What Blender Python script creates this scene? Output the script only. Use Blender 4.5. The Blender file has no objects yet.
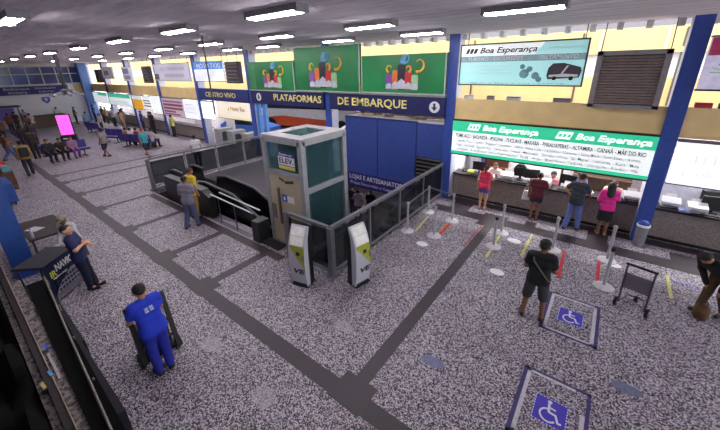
import bpy, bmesh, math, random
import numpy as np
from mathutils import Vector, Matrix
random.seed(7)
PI = math.pi
SC = bpy.context.scene
COL = SC.collection

# ------------------------------------------------------------------ camera
yaw, pitch, roll = math.radians(-37.699), math.radians(19.962), math.radians(1.263)
fw = Vector((math.cos(pitch)*math.sin(yaw), math.cos(pitch)*math.cos(yaw), -math.sin(pitch)))
rt = Vector((math.cos(yaw), -math.sin(yaw), 0)); dn = fw.cross(rt)
r2 = math.cos(roll)*rt + math.sin(roll)*dn
d2 = -math.sin(roll)*rt + math.cos(roll)*dn
cam = bpy.data.cameras.new('camera'); cam_o = bpy.data.objects.new('camera', cam); COL.objects.link(cam_o)
M4 = Matrix((( r2.x, -d2.x, -fw.x, 0), (r2.y, -d2.y, -fw.y, 0), (r2.z, -d2.z, -fw.z, 4.75), (0, 0, 0, 1)))
cam_o.matrix_world = M4
cam.sensor_width = 36; cam.lens = 324.13*36/720
cam.shift_y = -(215-184.27)/720
cam.clip_start = 0.05; cam.clip_end = 300
SC.camera = cam_o

# ------------------------------------------------------------------ world, sun, exposure
w = bpy.data.worlds.new('world'); SC.world = w; w.use_nodes = True
bg = w.node_tree.nodes['Background']
bg.inputs[0].default_value = (0.86, 0.92, 1.0, 1); bg.inputs[1].default_value = 2.8
sun = bpy.data.lights.new('sun', 'SUN'); sun.energy = 3.6; sun.angle = 0.02; sun.color = (1.0, 0.95, 0.85)
sun_o = bpy.data.objects.new('sun', sun); COL.objects.link(sun_o)
sun_o.rotation_euler = (math.radians(32), 0, math.radians(-20))
LAMP_W = 15.0
vs = SC.view_settings
vs.view_transform = 'Standard'; vs.look = 'None'; vs.gamma = 1; vs.use_curve_mapping = False
vs.exposure = 0.1
SC.cycles.use_denoising = True
SC.cycles.max_bounces = 6; SC.cycles.diffuse_bounces = 4; SC.cycles.glossy_bounces = 3
SC.cycles.transmission_bounces = 4; SC.cycles.transparent_max_bounces = 8
SC.cycles.sample_clamp_indirect = 4

# ------------------------------------------------------------------ materials
def lin(c):
    return tuple(((v/255)/12.92 if v/255 <= .04045 else (((v/255)+.055)/1.055)**2.4) for v in c)
MATS = {}
def mat(c, rough=.6, metal=0, vary=.12, scale=9, emit=0, name=None):
    key = (tuple(c), rough, metal, vary, scale, emit)
    if key in MATS: return MATS[key]
    m = bpy.data.materials.new(name or 'mat_%d_%d_%d' % tuple(c)); m.use_nodes = True
    nt = m.node_tree; b = nt.nodes['Principled BSDF']
    L = lin(c)
    b.inputs['Roughness'].default_value = rough; b.inputs['Metallic'].default_value = metal
    if rough >= .9: b.inputs['Specular IOR Level'].default_value = .1
    n = nt.nodes.new('ShaderNodeTexNoise'); n.inputs['Scale'].default_value = scale; n.inputs['Detail'].default_value = 3
    tc = nt.nodes.new('ShaderNodeTexCoord'); nt.links.new(tc.outputs['Object'], n.inputs['Vector'])
    r = nt.nodes.new('ShaderNodeValToRGB')
    r.color_ramp.elements[0].position = .3; r.color_ramp.elements[1].position = .7
    r.color_ramp.elements[0].color = tuple(v*(1-vary) for v in L)+(1,)
    r.color_ramp.elements[1].color = tuple(min(1, v*(1+vary)) for v in L)+(1,)
    nt.links.new(n.outputs['Fac'], r.inputs[0]); nt.links.new(r.outputs[0], b.inputs['Base Color'])
    if emit:
        nt.links.new(r.outputs[0], b.inputs['Emission Color']); b.inputs['Emission Strength'].default_value = emit
    MATS[key] = m
    return m
def glass(c, alpha, rough=.05, name='tinted_glass'):
    m = bpy.data.materials.new(name); m.use_nodes = True
    nt = m.node_tree; b = nt.nodes['Principled BSDF']; out = nt.nodes['Material Output']
    b.inputs['Base Color'].default_value = lin(c)+(1,); b.inputs['Roughness'].default_value = rough
    t = nt.nodes.new('ShaderNodeBsdfTransparent'); t.inputs[0].default_value = (.84, .91, .91, 1)
    mx = nt.nodes.new('ShaderNodeMixShader'); mx.inputs[0].default_value = alpha
    nt.links.new(t.outputs[0], mx.inputs[1]); nt.links.new(b.outputs[0], mx.inputs[2]); nt.links.new(mx.outputs[0], out.inputs[0])
    return m
def speckle(dark, mid, light, scale, name, rough=.55, pos=(.3, .55)):
    m = bpy.data.materials.new(name); m.use_nodes = True
    nt = m.node_tree; b = nt.nodes['Principled BSDF']; b.inputs['Roughness'].default_value = rough
    tc = nt.nodes.new('ShaderNodeTexCoord')
    v = nt.nodes.new('ShaderNodeTexVoronoi'); v.inputs['Scale'].default_value = scale
    nt.links.new(tc.outputs['Object'], v.inputs['Vector'])
    r = nt.nodes.new('ShaderNodeValToRGB'); r.color_ramp.interpolation = 'CONSTANT'
    e = r.color_ramp.elements
    e[0].position = 0; e[0].color = lin(dark)+(1,); e[1].position = pos[0]; e[1].color = lin(mid)+(1,)
    x = e.new(pos[1]); x.color = lin(light)+(1,)
    sep = nt.nodes.new('ShaderNodeSeparateColor'); nt.links.new(v.outputs['Color'], sep.inputs[0])
    nt.links.new(sep.outputs[0], r.inputs[0])
    n = nt.nodes.new('ShaderNodeTexNoise'); n.inputs['Scale'].default_value = .9; n.inputs['Detail'].default_value = 5
    nt.links.new(tc.outputs['Object'], n.inputs['Vector'])
    r2_ = nt.nodes.new('ShaderNodeValToRGB'); r2_.color_ramp.elements[0].position = .3; r2_.color_ramp.elements[1].position = .7
    r2_.color_ramp.elements[0].color = (.80, .78, .80, 1); r2_.color_ramp.elements[1].color = (1, 1, 1, 1)
    nt.links.new(n.outputs['Fac'], r2_.inputs[0])
    mx = nt.nodes.new('ShaderNodeMix'); mx.data_type = 'RGBA'; mx.blend_type = 'MULTIPLY'; mx.inputs[0].default_value = 1
    nt.links.new(r.outputs[0], mx.inputs[6]); nt.links.new(r2_.outputs[0], mx.inputs[7])
    nt.links.new(mx.outputs[2], b.inputs['Base Color'])
    return m
def concrete(c, name):
    m = bpy.data.materials.new(name); m.use_nodes = True
    nt = m.node_tree; b = nt.nodes['Principled BSDF']; b.inputs['Roughness'].default_value = .85
    tc = nt.nodes.new('ShaderNodeTexCoord')
    mp = nt.nodes.new('ShaderNodeMapping'); mp.inputs['Scale'].default_value = (.5, 3, 1)
    nt.links.new(tc.outputs['Object'], mp.inputs['Vector'])
    n = nt.nodes.new('ShaderNodeTexNoise'); n.inputs['Scale'].default_value = 1.6; n.inputs['Detail'].default_value = 9; n.inputs['Roughness'].default_value = .7
    nt.links.new(mp.outputs[0], n.inputs['Vector'])
    r = nt.nodes.new('ShaderNodeValToRGB'); L = lin(c)
    r.color_ramp.elements[0].position = .3; r.color_ramp.elements[1].position = .75
    r.color_ramp.elements[0].color = tuple(v*.68 for v in L)+(1,); r.color_ramp.elements[1].color = tuple(v*1.35 for v in L)+(1,)
    nt.links.new(n.outputs['Fac'], r.inputs[0]); nt.links.new(r.outputs[0], b.inputs['Base Color'])
    bp = nt.nodes.new('ShaderNodeBump'); bp.inputs['Strength'].default_value = .3; bp.inputs['Distance'].default_value = .05
    nt.links.new(n.outputs['Fac'], bp.inputs['Height']); nt.links.new(bp.outputs[0], b.inputs['Normal'])
    return m

BLUE = mat((52, 78, 156), .45); BLUE_DK = mat((30, 44, 112), .5); NAVY = mat((26, 30, 84), .5)
PANEL_BLUE = mat((52, 72, 142), .5)
STEEL = mat((150, 150, 155), .35, .7); GREY = mat((135, 135, 140), .5); DKGREY = mat((60, 58, 62), .5)
FRAME = mat((165, 165, 168), .4, .2); BLACK = mat((18, 18, 20), .5); RUBBER = mat((14, 14, 15), .8)
WHITE = mat((232, 232, 232), .5, vary=.04); OFFWHITE = mat((205, 200, 200), .6)
CREAM = mat((232, 198, 138), .8, vary=.05, scale=2); BEIGE = mat((238, 208, 148), .7, vary=.07, scale=2)
BROWN = mat((92, 62, 44), .6); CHROME = mat((190, 190, 195), .25, .8)
COUNTER = speckle((128, 118, 112), (146, 134, 128), (156, 144, 138), 40, 'brown_granite', .4, (.4, .8))
DARKTOP = mat((28, 26, 30), .3)

# ------------------------------------------------------------------ mesh helpers
class MB:
    def __init__(s): s.v = []; s.f = []; s.m = []
    def add(s, vs, fs, mi=0):
        o = len(s.v); s.v += [tuple(v) for v in vs]; s.f += [tuple(i+o for i in f) for f in fs]; s.m += [mi]*len(fs); return s
    def box(s, a, b, mi=0):
        (x0, y0, z0), (x1, y1, z1) = a, b
        return s.add([(x0,y0,z0),(x1,y0,z0),(x1,y1,z0),(x0,y1,z0),(x0,y0,z1),(x1,y0,z1),(x1,y1,z1),(x0,y1,z1)],
            [(3,2,1,0),(4,5,6,7),(0,1,5,4),(1,2,6,5),(2,3,7,6),(3,0,4,7)], mi)
    def cbox(s, c, d, mi=0, rz=0, rx=0, ry=0):
        R = Matrix.Rotation(rz, 3, 'Z') @ Matrix.Rotation(ry, 3, 'Y') @ Matrix.Rotation(rx, 3, 'X'); c = Vector(c)
        vs = []
        for z in (-1, 1):
            for x, y in ((-1,-1),(1,-1),(1,1),(-1,1)):
                vs.append(c + R @ Vector((x*d[0]/2, y*d[1]/2, z*d[2]/2)))
        return s.add(vs, [(3,2,1,0),(4,5,6,7),(0,1,5,4),(1,2,6,5),(2,3,7,6),(3,0,4,7)], mi)
    def bar(s, a, b, w_, h_, mi=0):
        a = Vector(a); b = Vector(b); d = (b-a).normalized()
        up = Vector((0, 0, 1)) if abs(d.z) < .95 else Vector((0, 1, 0))
        r = d.cross(up).normalized(); u = r.cross(d)
        vs = [p + r*(sx*w_/2) + u*(sz*h_/2) for p in (a, b) for sx, sz in ((-1,-1),(1,-1),(1,1),(-1,1))]
        return s.add(vs, [(0,1,2,3),(7,6,5,4),(0,4,5,1),(1,5,6,2),(2,6,7,3),(3,7,4,0)], mi)
    def tube(s, pts, r, n=10, mi=0):
        pts = [Vector(p) for p in pts]; rs = r if isinstance(r, (list, tuple)) else [r]*len(pts)
        vs = []; prev = None
        for i, p in enumerate(pts):
            d = ((pts[min(i+1, len(pts)-1)] - pts[max(i-1, 0)])).normalized()
            ref = prev if prev is not None else (Vector((0,0,1)) if abs(d.z) < .9 else Vector((1,0,0)))
            a = (ref - d*ref.dot(d)).normalized(); prev = a; b = d.cross(a)
            vs += [p + (a*math.cos(t) + b*math.sin(t))*rs[i] for t in [2*PI*k/n for k in range(n)]]
        fs = []
        for i in range(len(pts)-1):
            for k in range(n):
                fs.append((i*n+k, i*n+(k+1) % n, (i+1)*n+(k+1) % n, (i+1)*n+k))
        fs.append(tuple(range(n-1, -1, -1))); fs.append(tuple((len(pts)-1)*n+k for k in range(n)))
        return s.add(vs, fs, mi)
    def lathe(s, prof, c=(0,0,0), n=20, mi=0):
        c = Vector(c); vs = []
        for r, z in prof:
            vs += [(c.x+r*math.cos(2*PI*k/n), c.y+r*math.sin(2*PI*k/n), c.z+z) for k in range(n)]
        fs = []
        for i in range(len(prof)-1):
            for k in range(n): fs.append((i*n+k, i*n+(k+1) % n, (i+1)*n+(k+1) % n, (i+1)*n+k))
        fs.append(tuple(range(n-1, -1, -1))); fs.append(tuple((len(prof)-1)*n+k for k in range(n)))
        return s.add(vs, fs, mi)
    def prism(s, poly, f0, f1, mi=0):          # poly: 2D points, f0/f1 map (u,v) to both end faces
        n = len(poly); vs = [f0(*p) for p in poly] + [f1(*p) for p in poly]
        fs = [tuple(range(n-1, -1, -1)), tuple(range(n, 2*n))] + [(i, (i+1) % n, n+(i+1) % n, n+i) for i in range(n)]
        return s.add(vs, fs, mi)
    def xz(s, poly, y0, y1, mi=0):
        return s.prism(poly, lambda u, v: (u, y0, v), lambda u, v: (u, y1, v), mi)
    def xy(s, poly, z0, z1, mi=0):
        return s.prism(poly, lambda u, v: (u, v, z0), lambda u, v: (u, v, z1), mi)
    def yz(s, poly, x0, x1, mi=0):
        return s.prism(poly, lambda u, v: (x0, u, v), lambda u, v: (x1, u, v), mi)
def obj(name, mb, m, parent=None, smooth=False, bevel=0):
    me = bpy.data.meshes.new(name)
    me.from_pydata(mb.v, [], mb.f)
    ms = m if isinstance(m, (list, tuple)) else [m]
    for x in ms: me.materials.append(x)
    if len(ms) > 1: me.polygons.foreach_set('material_index', mb.m)
    bm = bmesh.new(); bm.from_mesh(me); bmesh.ops.recalc_face_normals(bm, faces=bm.faces)
    if bevel:
        bmesh.ops.bevel(bm, geom=[e for e in bm.edges if e.calc_face_angle(0) > .6], offset=bevel, segments=2, affect='EDGES', profile=.6)
    bm.to_mesh(me); bm.free()
    if smooth: me.polygons.foreach_set('use_smooth', [True]*len(me.polygons)); me.set_sharp_from_angle(angle=.9)
    o = bpy.data.objects.new(name, me); COL.objects.link(o)
    if parent: o.parent = parent
    return o
def tag(o, label, cat, group=None, kind=None):
    o['label'] = label; o['category'] = cat
    if group: o['group'] = group
    if kind: o['kind'] = kind
    return o
def thing(name, label, cat, loc=(0,0,0), rz=0, group=None, kind=None):
    o = bpy.data.objects.new(name, None); COL.objects.link(o); o.empty_display_size = .1
    o.location = loc; o.rotation_euler = (0, 0, rz)
    return tag(o, label, cat, group, kind)
def dup(root, loc, rz, label, group=None):
    r = root.copy(); COL.objects.link(r); r.location = loc; r.rotation_euler = (0, 0, rz); r['label'] = label
    if group: r['group'] = group
    for ch in list(root.children):
        c = ch.copy(); COL.objects.link(c); c.parent = r
        for g in list(ch.children):
            d = g.copy(); COL.objects.link(d); d.parent = c
    return r
def struct(name, mb, m, label, cat, parent=None):
    return tag(obj(name, mb, m, parent), label, cat, None, 'structure')
def text(name, s, size, m, parent, loc, rot=(PI/2, 0, 0), align='CENTER', width=None, shear=0, bold=0, ext=.004):
    cu = bpy.data.curves.new('t', 'FONT'); cu.body = s; cu.size = size; cu.align_x = align; cu.align_y = 'CENTER'
    cu.extrude = ext; cu.shear = shear; cu.offset = bold*size; cu.resolution_u = 2
    t = bpy.data.objects.new('t', cu); COL.objects.link(t)
    dg = bpy.context.evaluated_depsgraph_get()
    me = bpy.data.meshes.new_from_object(t.evaluated_get(dg))
    bpy.data.objects.remove(t); bpy.data.curves.remove(cu)
    if width and len(me.vertices):
        xs = [v.co.x for v in me.vertices]; k = width/(max(xs)-min(xs))
        for v in me.vertices: v.co.x *= k
    me.transform(Matrix.Rotation(rot[2], 4, 'Z') @ Matrix.Rotation(rot[1], 4, 'Y') @ Matrix.Rotation(rot[0], 4, 'X'))
    me.transform(Matrix.Translation(loc))
    me.materials.clear(); me.materials.append(m); me.name = name
    o = bpy.data.objects.new(name, me); COL.objects.link(o); o.parent = parent
    return o

# ================================================================== STRUCTURE
FLOOR_M = speckle((42, 34, 44), (126, 115, 128), (208, 199, 208), 62, 'pebble_mosaic', .5, (.34, .62))
STRIP_M = mat((50, 41, 48), .45, vary=.08, scale=3)
f = MB()
f.box((-46, -8, -.25), (14, 4.75, 0)); f.box((-46, 4.75, -.25), (-15, 30, 0)); f.box((-4.6, 4.75, -.25), (14, 30, 0)); f.box((-15, 11.0, -.25), (-4.6, 30, 0))
f.box((-7.9, 4.75, -.25), (-4.6, 5.12, -.001)); f.box((-6.35, 9.3, -.25), (-4.6, 11.0, -.001), 2); f.box((-15, 7.0, -.25), (-9.8, 11.0, -.001), 2)
T = .004
f.box((-40, 2.53, -.02), (5, 2.82, T), 1)
XS = [-2.37, -6.8, -8.92, -11.6, -14.4, -16.95, -19.45, -21.17]
for i, x in enumerate(XS):
    w_ = .125 if i < 4 else .11
    y1 = 9.8 if i == 0 else (4.5 if x > -15 else 10.9)
    f.box((x-w_, 2.8, -.02), (x+w_, y1, T+.0005), 1)
    f.box((x-.3, 2.50, -.02), (x+.3, 3.02, T+.001), 1)
f.box((-14.4, 4.45, -.02), (-6.2, 4.70, T), 1)
f.box((-4.4, 9.80, -.02), (9, 10.28, T+.0015), 1)
f.box((-4.5, 10.93, -.02), (9, 11.3, T), 1)
for a, b, c, d in ((-3.95, -3.3, 10.2, 11.0), (-2.75, -2.0, 9.5, 10.5), (.12, .6, 10.2, 11.0), (1.9, 2.6, 10.2, 10.72), (-1.5, -1.2, 10.2, 10.6)):
    f.box((a, c, -.02), (b, d, T+.002), 1)
struct('floor', f, [FLOOR_M, STRIP_M, mat((72, 68, 76), .5)], 'grey and white pebble mosaic floor of the hall with dark tile strips', 'floor')
# pale kerb line along the stairwell
k = MB(); k.box((-15, 4.71, -.02), (-7.7, 4.75, .012)); struct('trim_1', k, mat((165, 160, 165)), 'thin pale kerb line along the front of the stairwell opening', 'trim')

# lower level under the opening
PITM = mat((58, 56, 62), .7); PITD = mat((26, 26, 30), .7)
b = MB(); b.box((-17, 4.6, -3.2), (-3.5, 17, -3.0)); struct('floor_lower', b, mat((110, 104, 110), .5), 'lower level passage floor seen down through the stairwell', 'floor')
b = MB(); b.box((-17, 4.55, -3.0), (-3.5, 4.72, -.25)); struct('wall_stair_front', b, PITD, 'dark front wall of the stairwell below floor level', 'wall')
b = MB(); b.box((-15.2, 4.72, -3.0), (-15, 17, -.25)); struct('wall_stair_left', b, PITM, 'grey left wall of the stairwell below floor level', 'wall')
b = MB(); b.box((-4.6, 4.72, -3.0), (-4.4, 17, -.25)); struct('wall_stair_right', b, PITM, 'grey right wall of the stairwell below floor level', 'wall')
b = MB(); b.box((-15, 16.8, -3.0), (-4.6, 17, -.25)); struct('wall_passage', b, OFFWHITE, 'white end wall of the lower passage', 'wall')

# ceiling
b = MB(); b.box((-45, -8, 5.67), (14, 11.62, 5.95)); struct('ceiling', b, concrete((226, 216, 224), 'board_marked_concrete'), 'grey board-marked concrete ceiling slab over the hall', 'ceiling')
b = MB()
x = -44
while x < 13.5:
    b.box((x, 11.25, 5.50), (x+.13, 11.62, 5.68)); x += .575
struct('trim_2', b, OFFWHITE, 'row of short concrete rib ends along the ceiling edge above the windows', 'trim')
# back wall, added out of view to keep daylight out
b = MB(); b.box((-46, -8.2, 0), (14, -8, 5.95)); struct('wall_back', b, mat((120, 116, 122)), 'plain unseen wall added behind the viewer to block light', 'wall')

# end wall with window band
WX_ = -44.0
b = MB()
GW = mat((236, 234, 238), .7, vary=.05, scale=1)
b.box((WX_-.3, -8, 0), (WX_, 11.3, 3.72)); b.box((WX_-.3, -8, 5.42), (WX_, 11.3, 5.7)); b.box((WX_-.3, -8, 3.7), (WX_, -2, 5.5))
struct('wall_end', b, GW, 'pale grey far end wall below the window band', 'wall')
b = MB(); b.box((WX_, 9.75, 2.88), (WX_+.1, 10.95, 3.62)); struct('trim_3', b, CREAM, 'cream fascia piece at the far right corner of the hall', 'trim')
wn = thing('window_1', 'long dark blue window band with white mullions on the far end wall', 'window', (WX_, 4.5, 3.72), kind='structure')
b = MB(); b.box((-.12, -6.5, 0), (-.08, 6.6, 1.7))
obj('glass', b, mat((60, 80, 150), .1, vary=.7, scale=.8), wn)
b = MB()
for z in (0.02, .95, 1.62): b.box((-.08, -6.5, z), (.02, 6.6, z+.07))
y = -6.4
while y < 6.6: b.box((-.08, y, 0), (.03, y+.07, 1.7)); y += 1.05
obj('mullions', b, WHITE, wn)

# columns
BAYX = [1.26-5.75*i for i in range(-1, 9)]
SIDE_LIT = mat((196, 198, 214), .6)  # column blue paled, daylight on the side faces put into the colour
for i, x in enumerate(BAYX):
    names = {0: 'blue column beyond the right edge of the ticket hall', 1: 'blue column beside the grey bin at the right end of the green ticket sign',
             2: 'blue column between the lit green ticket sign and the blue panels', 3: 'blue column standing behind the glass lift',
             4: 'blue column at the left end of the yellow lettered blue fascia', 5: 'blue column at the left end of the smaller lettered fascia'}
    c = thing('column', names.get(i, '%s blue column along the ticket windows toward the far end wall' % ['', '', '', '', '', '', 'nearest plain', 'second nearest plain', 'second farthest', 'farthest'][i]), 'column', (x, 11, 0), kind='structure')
    b = MB(); b.box((-.165, .05, -.01), (.165, .5, 5.68)); obj('shaft', b, SIDE_LIT, c)
    b = MB(); b.box((-.17, 0, 0), (.17, .06, 5.67)); obj('front_face', b, BLUE, c)
c = thing('column', 'pale blue column in the far corner beside the window band', 'column', (-43.65, 10.7, 0), kind='structure')
b = MB(); b.box((-.35, -.4, 0), (.35, .3, 5.67)); obj('shaft', b, mat((96, 132, 196), .5), c)
# blue column near the stall on the left
c = thing('column', 'blue square column at the left edge behind the dark barrier', 'column', (-10.95, .36, 0), kind='structure')
b = MB(); b.box((-.17, -.2, 0), (.17, .2, 5.67)); obj('shaft', b, mat((34, 74, 150), .45), c)

# fascia beams and ticket offices
OFFW = mat((226, 220, 224), .7)
bays = [('right', 1.26), ('green', -4.49), ('d', -27.49), ('c', -33.24), ('b', -38.99), ('a', -44.2)]
bname = {'right': 'at the right edge of the photo', 'green': 'above the lit green ticket sign', 'd': 'nearest of the four over the far ticket windows',
         'c': 'second of the four over the far ticket windows', 'b': 'third of the four over the far ticket windows', 'a': 'last of the four over the far ticket windows'}
for n, x0 in bays:
    x1 = x0+5.75
    b = MB(); b.box((x0+.17, 11.06, 2.97), (x1-.17, 11.3, 3.66)); b.box((x0+.17, 11.02, 2.94), (x1-.17, 11.3, 3.0))
    tag(obj('beam', b, BEIGE), 'beige painted fascia beam ' + bname[n], 'beam', kind='structure')
    b = MB(); b.box((x0, 11.3, 2.98), (x1, 13.4, 3.12)); struct('ceiling_office', b, OFFW, 'flat ticket office roof ' + bname[n], 'roof')
    b = MB(); b.box((x0, 13.2, 0), (x1, 13.35, 3.0)); struct('wall_office', b, OFFW, 'pale back wall of the ticket office ' + bname[n], 'wall')
    if n in ('green', 'right', 'd'):
        xx = x0 if n != 'green' else x0+.0
        b = MB(); b.box((x0-.05, 11.4, 0), (x0+.05, 13.2, 3.0)); struct('wall_partition', b, OFFW, 'thin side partition of the ticket office ' + bname[n], 'wall')
# stretch over the openings (nothing but a thin slab edge) and the outer terminal building
b = MB(); b.box((-60, 15.0, 3.2), (20, 15.4, 4.2)); b.box((-60, 15.05, 4.2), (20, 15.4, 4.98), 1); b.box((-60, 14.9, 4.98), (20, 15.4, 5.14)); b.box((-60, 15.0, 5.14), (20, 15.4, 5.78))
struct('wall_outer', b, [CREAM, WHITE], 'sunlit cream and white banded canopy wall outside beyond the upper openings', 'wall')
b = MB(); b.box((-46, 15.4, 3.4), (-6, 30, 3.6)); struct('ceiling_yard_shade', b, mat((150, 146, 146)), 'unseen roof slab added to shade the bus yard', 'roof')  # slab added out of view, keeps the sun off the yard
b = MB(); b.box((-46, 30, -.5), (20, 30.3, 9)); struct('wall_yard', b, mat((130, 128, 134)), 'pale building across the bus yard', 'wall')

b = MB(); b.box((-9.3, 11.13, 2.6), (-4.63, 12.2, 2.72)); struct('trim_4', b, mat((150, 140, 136)), 'ledge behind the top of the blue panels', 'trim')
# blue partition behind the stairwell
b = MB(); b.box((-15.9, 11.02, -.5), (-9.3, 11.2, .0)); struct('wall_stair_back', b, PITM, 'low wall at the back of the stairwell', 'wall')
# ================================================================== OBJECTS
# ---- ceiling lamps
def make_lamp(label, loc):
    t = thing('ceiling_light', label, 'ceiling light', loc, 0, 'fluorescent ceiling lights')
    b = MB(); b.box((-.64, -.12, -.09), (.64, .12, 0)); b.box((-.66, -.13, -.12), (-.61, .13, 0)); b.box((.61, -.13, -.12), (.66, .13, 0)); obj('housing', b, mat((128, 124, 130), .5), t)
    for s in (-.05, .05):
        b = MB(); b.tube([(-.61, s, -.108), (.61, s, -.108)], .018, 8); obj('tube', b, mat((255, 250, 255), .5, vary=0, emit=60), t)
    L = bpy.data.lights.new('lamp_light', 'AREA'); L.shape = 'RECTANGLE'; L.size = 1.4; L.size_y = .25; L.energy = LAMP_W; L.color = (1, .95, 1)
    lo = bpy.data.objects.new('lamp_light', L); COL.objects.link(lo); lo.parent = t; lo.location = (0, 0, -.15)
    return t
rows = {1.25: [-8.1], 3.9: [-4.7, -8.05, -11.7, -15.5, -19.7, -23.7, -28.0, -33.0], 6.5: [-1.5, -4.65, -7.85, -11.35, -14.9, -18.9, -23.0, -27.5, -32.2], 9.0: [-4.65, -7.75, -11.45, -14.0, -18.0, -22.0, -26.0, -31.0]}
rn = {1.25: 'in the row nearest the viewer', 3.9: 'in the row over the main dark strip', 6.5: 'in the row over the glass lift', 9.0: 'in the row nearest the windows'}
ordn = ['first', 'second', 'third', 'fourth', 'fifth', 'sixth', 'seventh', 'eighth', 'ninth', 'tenth']
lamp0 = None
for yy, xs in rows.items():
    for i, x in enumerate(xs):
        lab = 'ceiling light, %s from right, %s' % (ordn[i], rn[yy])
        if lamp0 is None: lamp0 = make_lamp(lab, (x, yy, 5.67))
        else:
            r = dup(lamp0, (x, yy, 5.67), 0, lab)
OFFICE_L = bpy.data.lights.new('office_light', 'AREA'); OFFICE_L.shape = 'RECTANGLE'; OFFICE_L.size = 1.4; OFFICE_L.size_y = .25; OFFICE_L.energy = 70
# office lamps (lit ticket offices)
for x, lab in ((-3.0, 'office ceiling light at the left end of the green signed ticket office'), (-.3, 'office ceiling light at the right end of the green signed ticket office'), (3.2, 'office ceiling light in the right hand ticket office'),
            (-24.6, 'office ceiling light in the nearest far ticket office'), (-30.4, 'office ceiling light in the second far ticket office'), (-36.1, 'office ceiling light in the third far ticket office'), (-41.5, 'office ceiling light in the last far ticket office')):
    t = dup(lamp0, (x, 12.3, 2.98), 0, lab, 'ticket office ceiling lights')
    for c_ in t.children:
        if c_.type == 'LIGHT': c_.data = OFFICE_L
# lower passage lamps
t = dup(lamp0, (-9.8, 13.5, -.3), 0, 'ceiling light in the passage below the stairwell', 'ticket office ceiling lights')

# ---- hanging pipes
t = thing('hanging_pole', 'thin dark pole hanging from the ceiling in front of the small lettered fascia', 'pole', (-9.0, 4.95, 3.55))
b = MB(); b.tube([(0, 0, 0), (0, 0, 2.1)], .022, 8); obj('pole', b, mat((58, 56, 60)), t)
b = MB(); b.lathe([(.03, 0), (.09, .01), (.09, .05), (.02, .06)], (0, 0, 2.05), 12); obj('ceiling_rose', b, GREY, t)
t = thing('hanging_fixture', 'dark pole with a spiky pale cluster hanging before the far end windows', 'fixture', (-24.0, 4.9, 3.3))
b = MB(); b.tube([(0, 0, .5), (0, 0, 2.36)], .09, 8); obj('pole', b, mat((34, 34, 40)), t)
b = MB(); b.lathe([(.08, 0), (.3, .1), (.3, .22), (.08, .3)], (0, 0, .35), 12); obj('bracket', b, mat((70, 70, 78)), t)
for k_ in range(6):
    a = k_*PI/3; d = Vector((math.cos(a), math.sin(a), -.25))
    b = MB(); b.bar(Vector((0, 0, .5))+d*.2, Vector((0, 0, .5))+d*.75, .12, .12); obj('arm', b, mat((150, 150, 158)), t)

# ---- lettered fascia signs
YEL = mat((236, 222, 130), .5, vary=.03)
def roundel(parent, x, z, y, kind):
    b = MB(); b.xz([(x+.2*math.cos(2*PI*k/24), z+.2*math.sin(2*PI*k/24)) for k in range(24)], y-.012, y); r = obj('arrow_roundel', b, WHITE, parent)
    b = MB(); s = 1
    b.xz([(x-.04, z+.13), (x+.04, z+.13), (x+.04, z), (x+.11, z), (x, z-.13), (x-.11, z), (x-.04, z)], y-.02, y-.011); obj('arrow', b, NAVY, r)
for nm, x0, x1, s, tx, wd, rx, lab in (('f', -15.78, -10.38, 'PLATAFORMAS', -12.2, 3.35, -15.1, 'navy fascia sign reading PLATAFORMAS above the lift'),
                            ('g', -10.02, -4.63, 'DE EMBARQUE', -7.85, 3.4, -5.02, 'navy fascia sign reading DE EMBARQUE above the blue panels')):
    t = thing('fascia_sign', lab, 'sign', (0, 0, 0), 0, 'navy fascia signs')
    b = MB(); b.box((x0, 10.9, 3.0), (x1, 11.2, 3.68)); obj('panel', b, NAVY, t)
    b = MB(); b.box((x0, 10.86, 3.68), (x1, 11.2, 3.75)); obj('top_edge', b, GREY, t)
    text('lettering', s, .44, YEL, t, (tx, 10.893, 3.36), width=wd, bold=.015)
    roundel(t, rx, 3.34, 10.899, 0)
t = thing('fascia_sign', 'smaller navy fascia sign with cramped yellow letters left of the lift', 'sign', (0, 0, 0), 0, 'navy fascia signs')
b = MB(); b.box((-21.53, 10.95, 2.95), (-16.12, 11.2, 3.66)); obj('panel', b, mat((30, 42, 110)), t)
text('lettering', 'CENTRO VIVO', .4, YEL, t, (-19.0, 10.94, 3.3), width=3.3, bold=.01)

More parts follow.
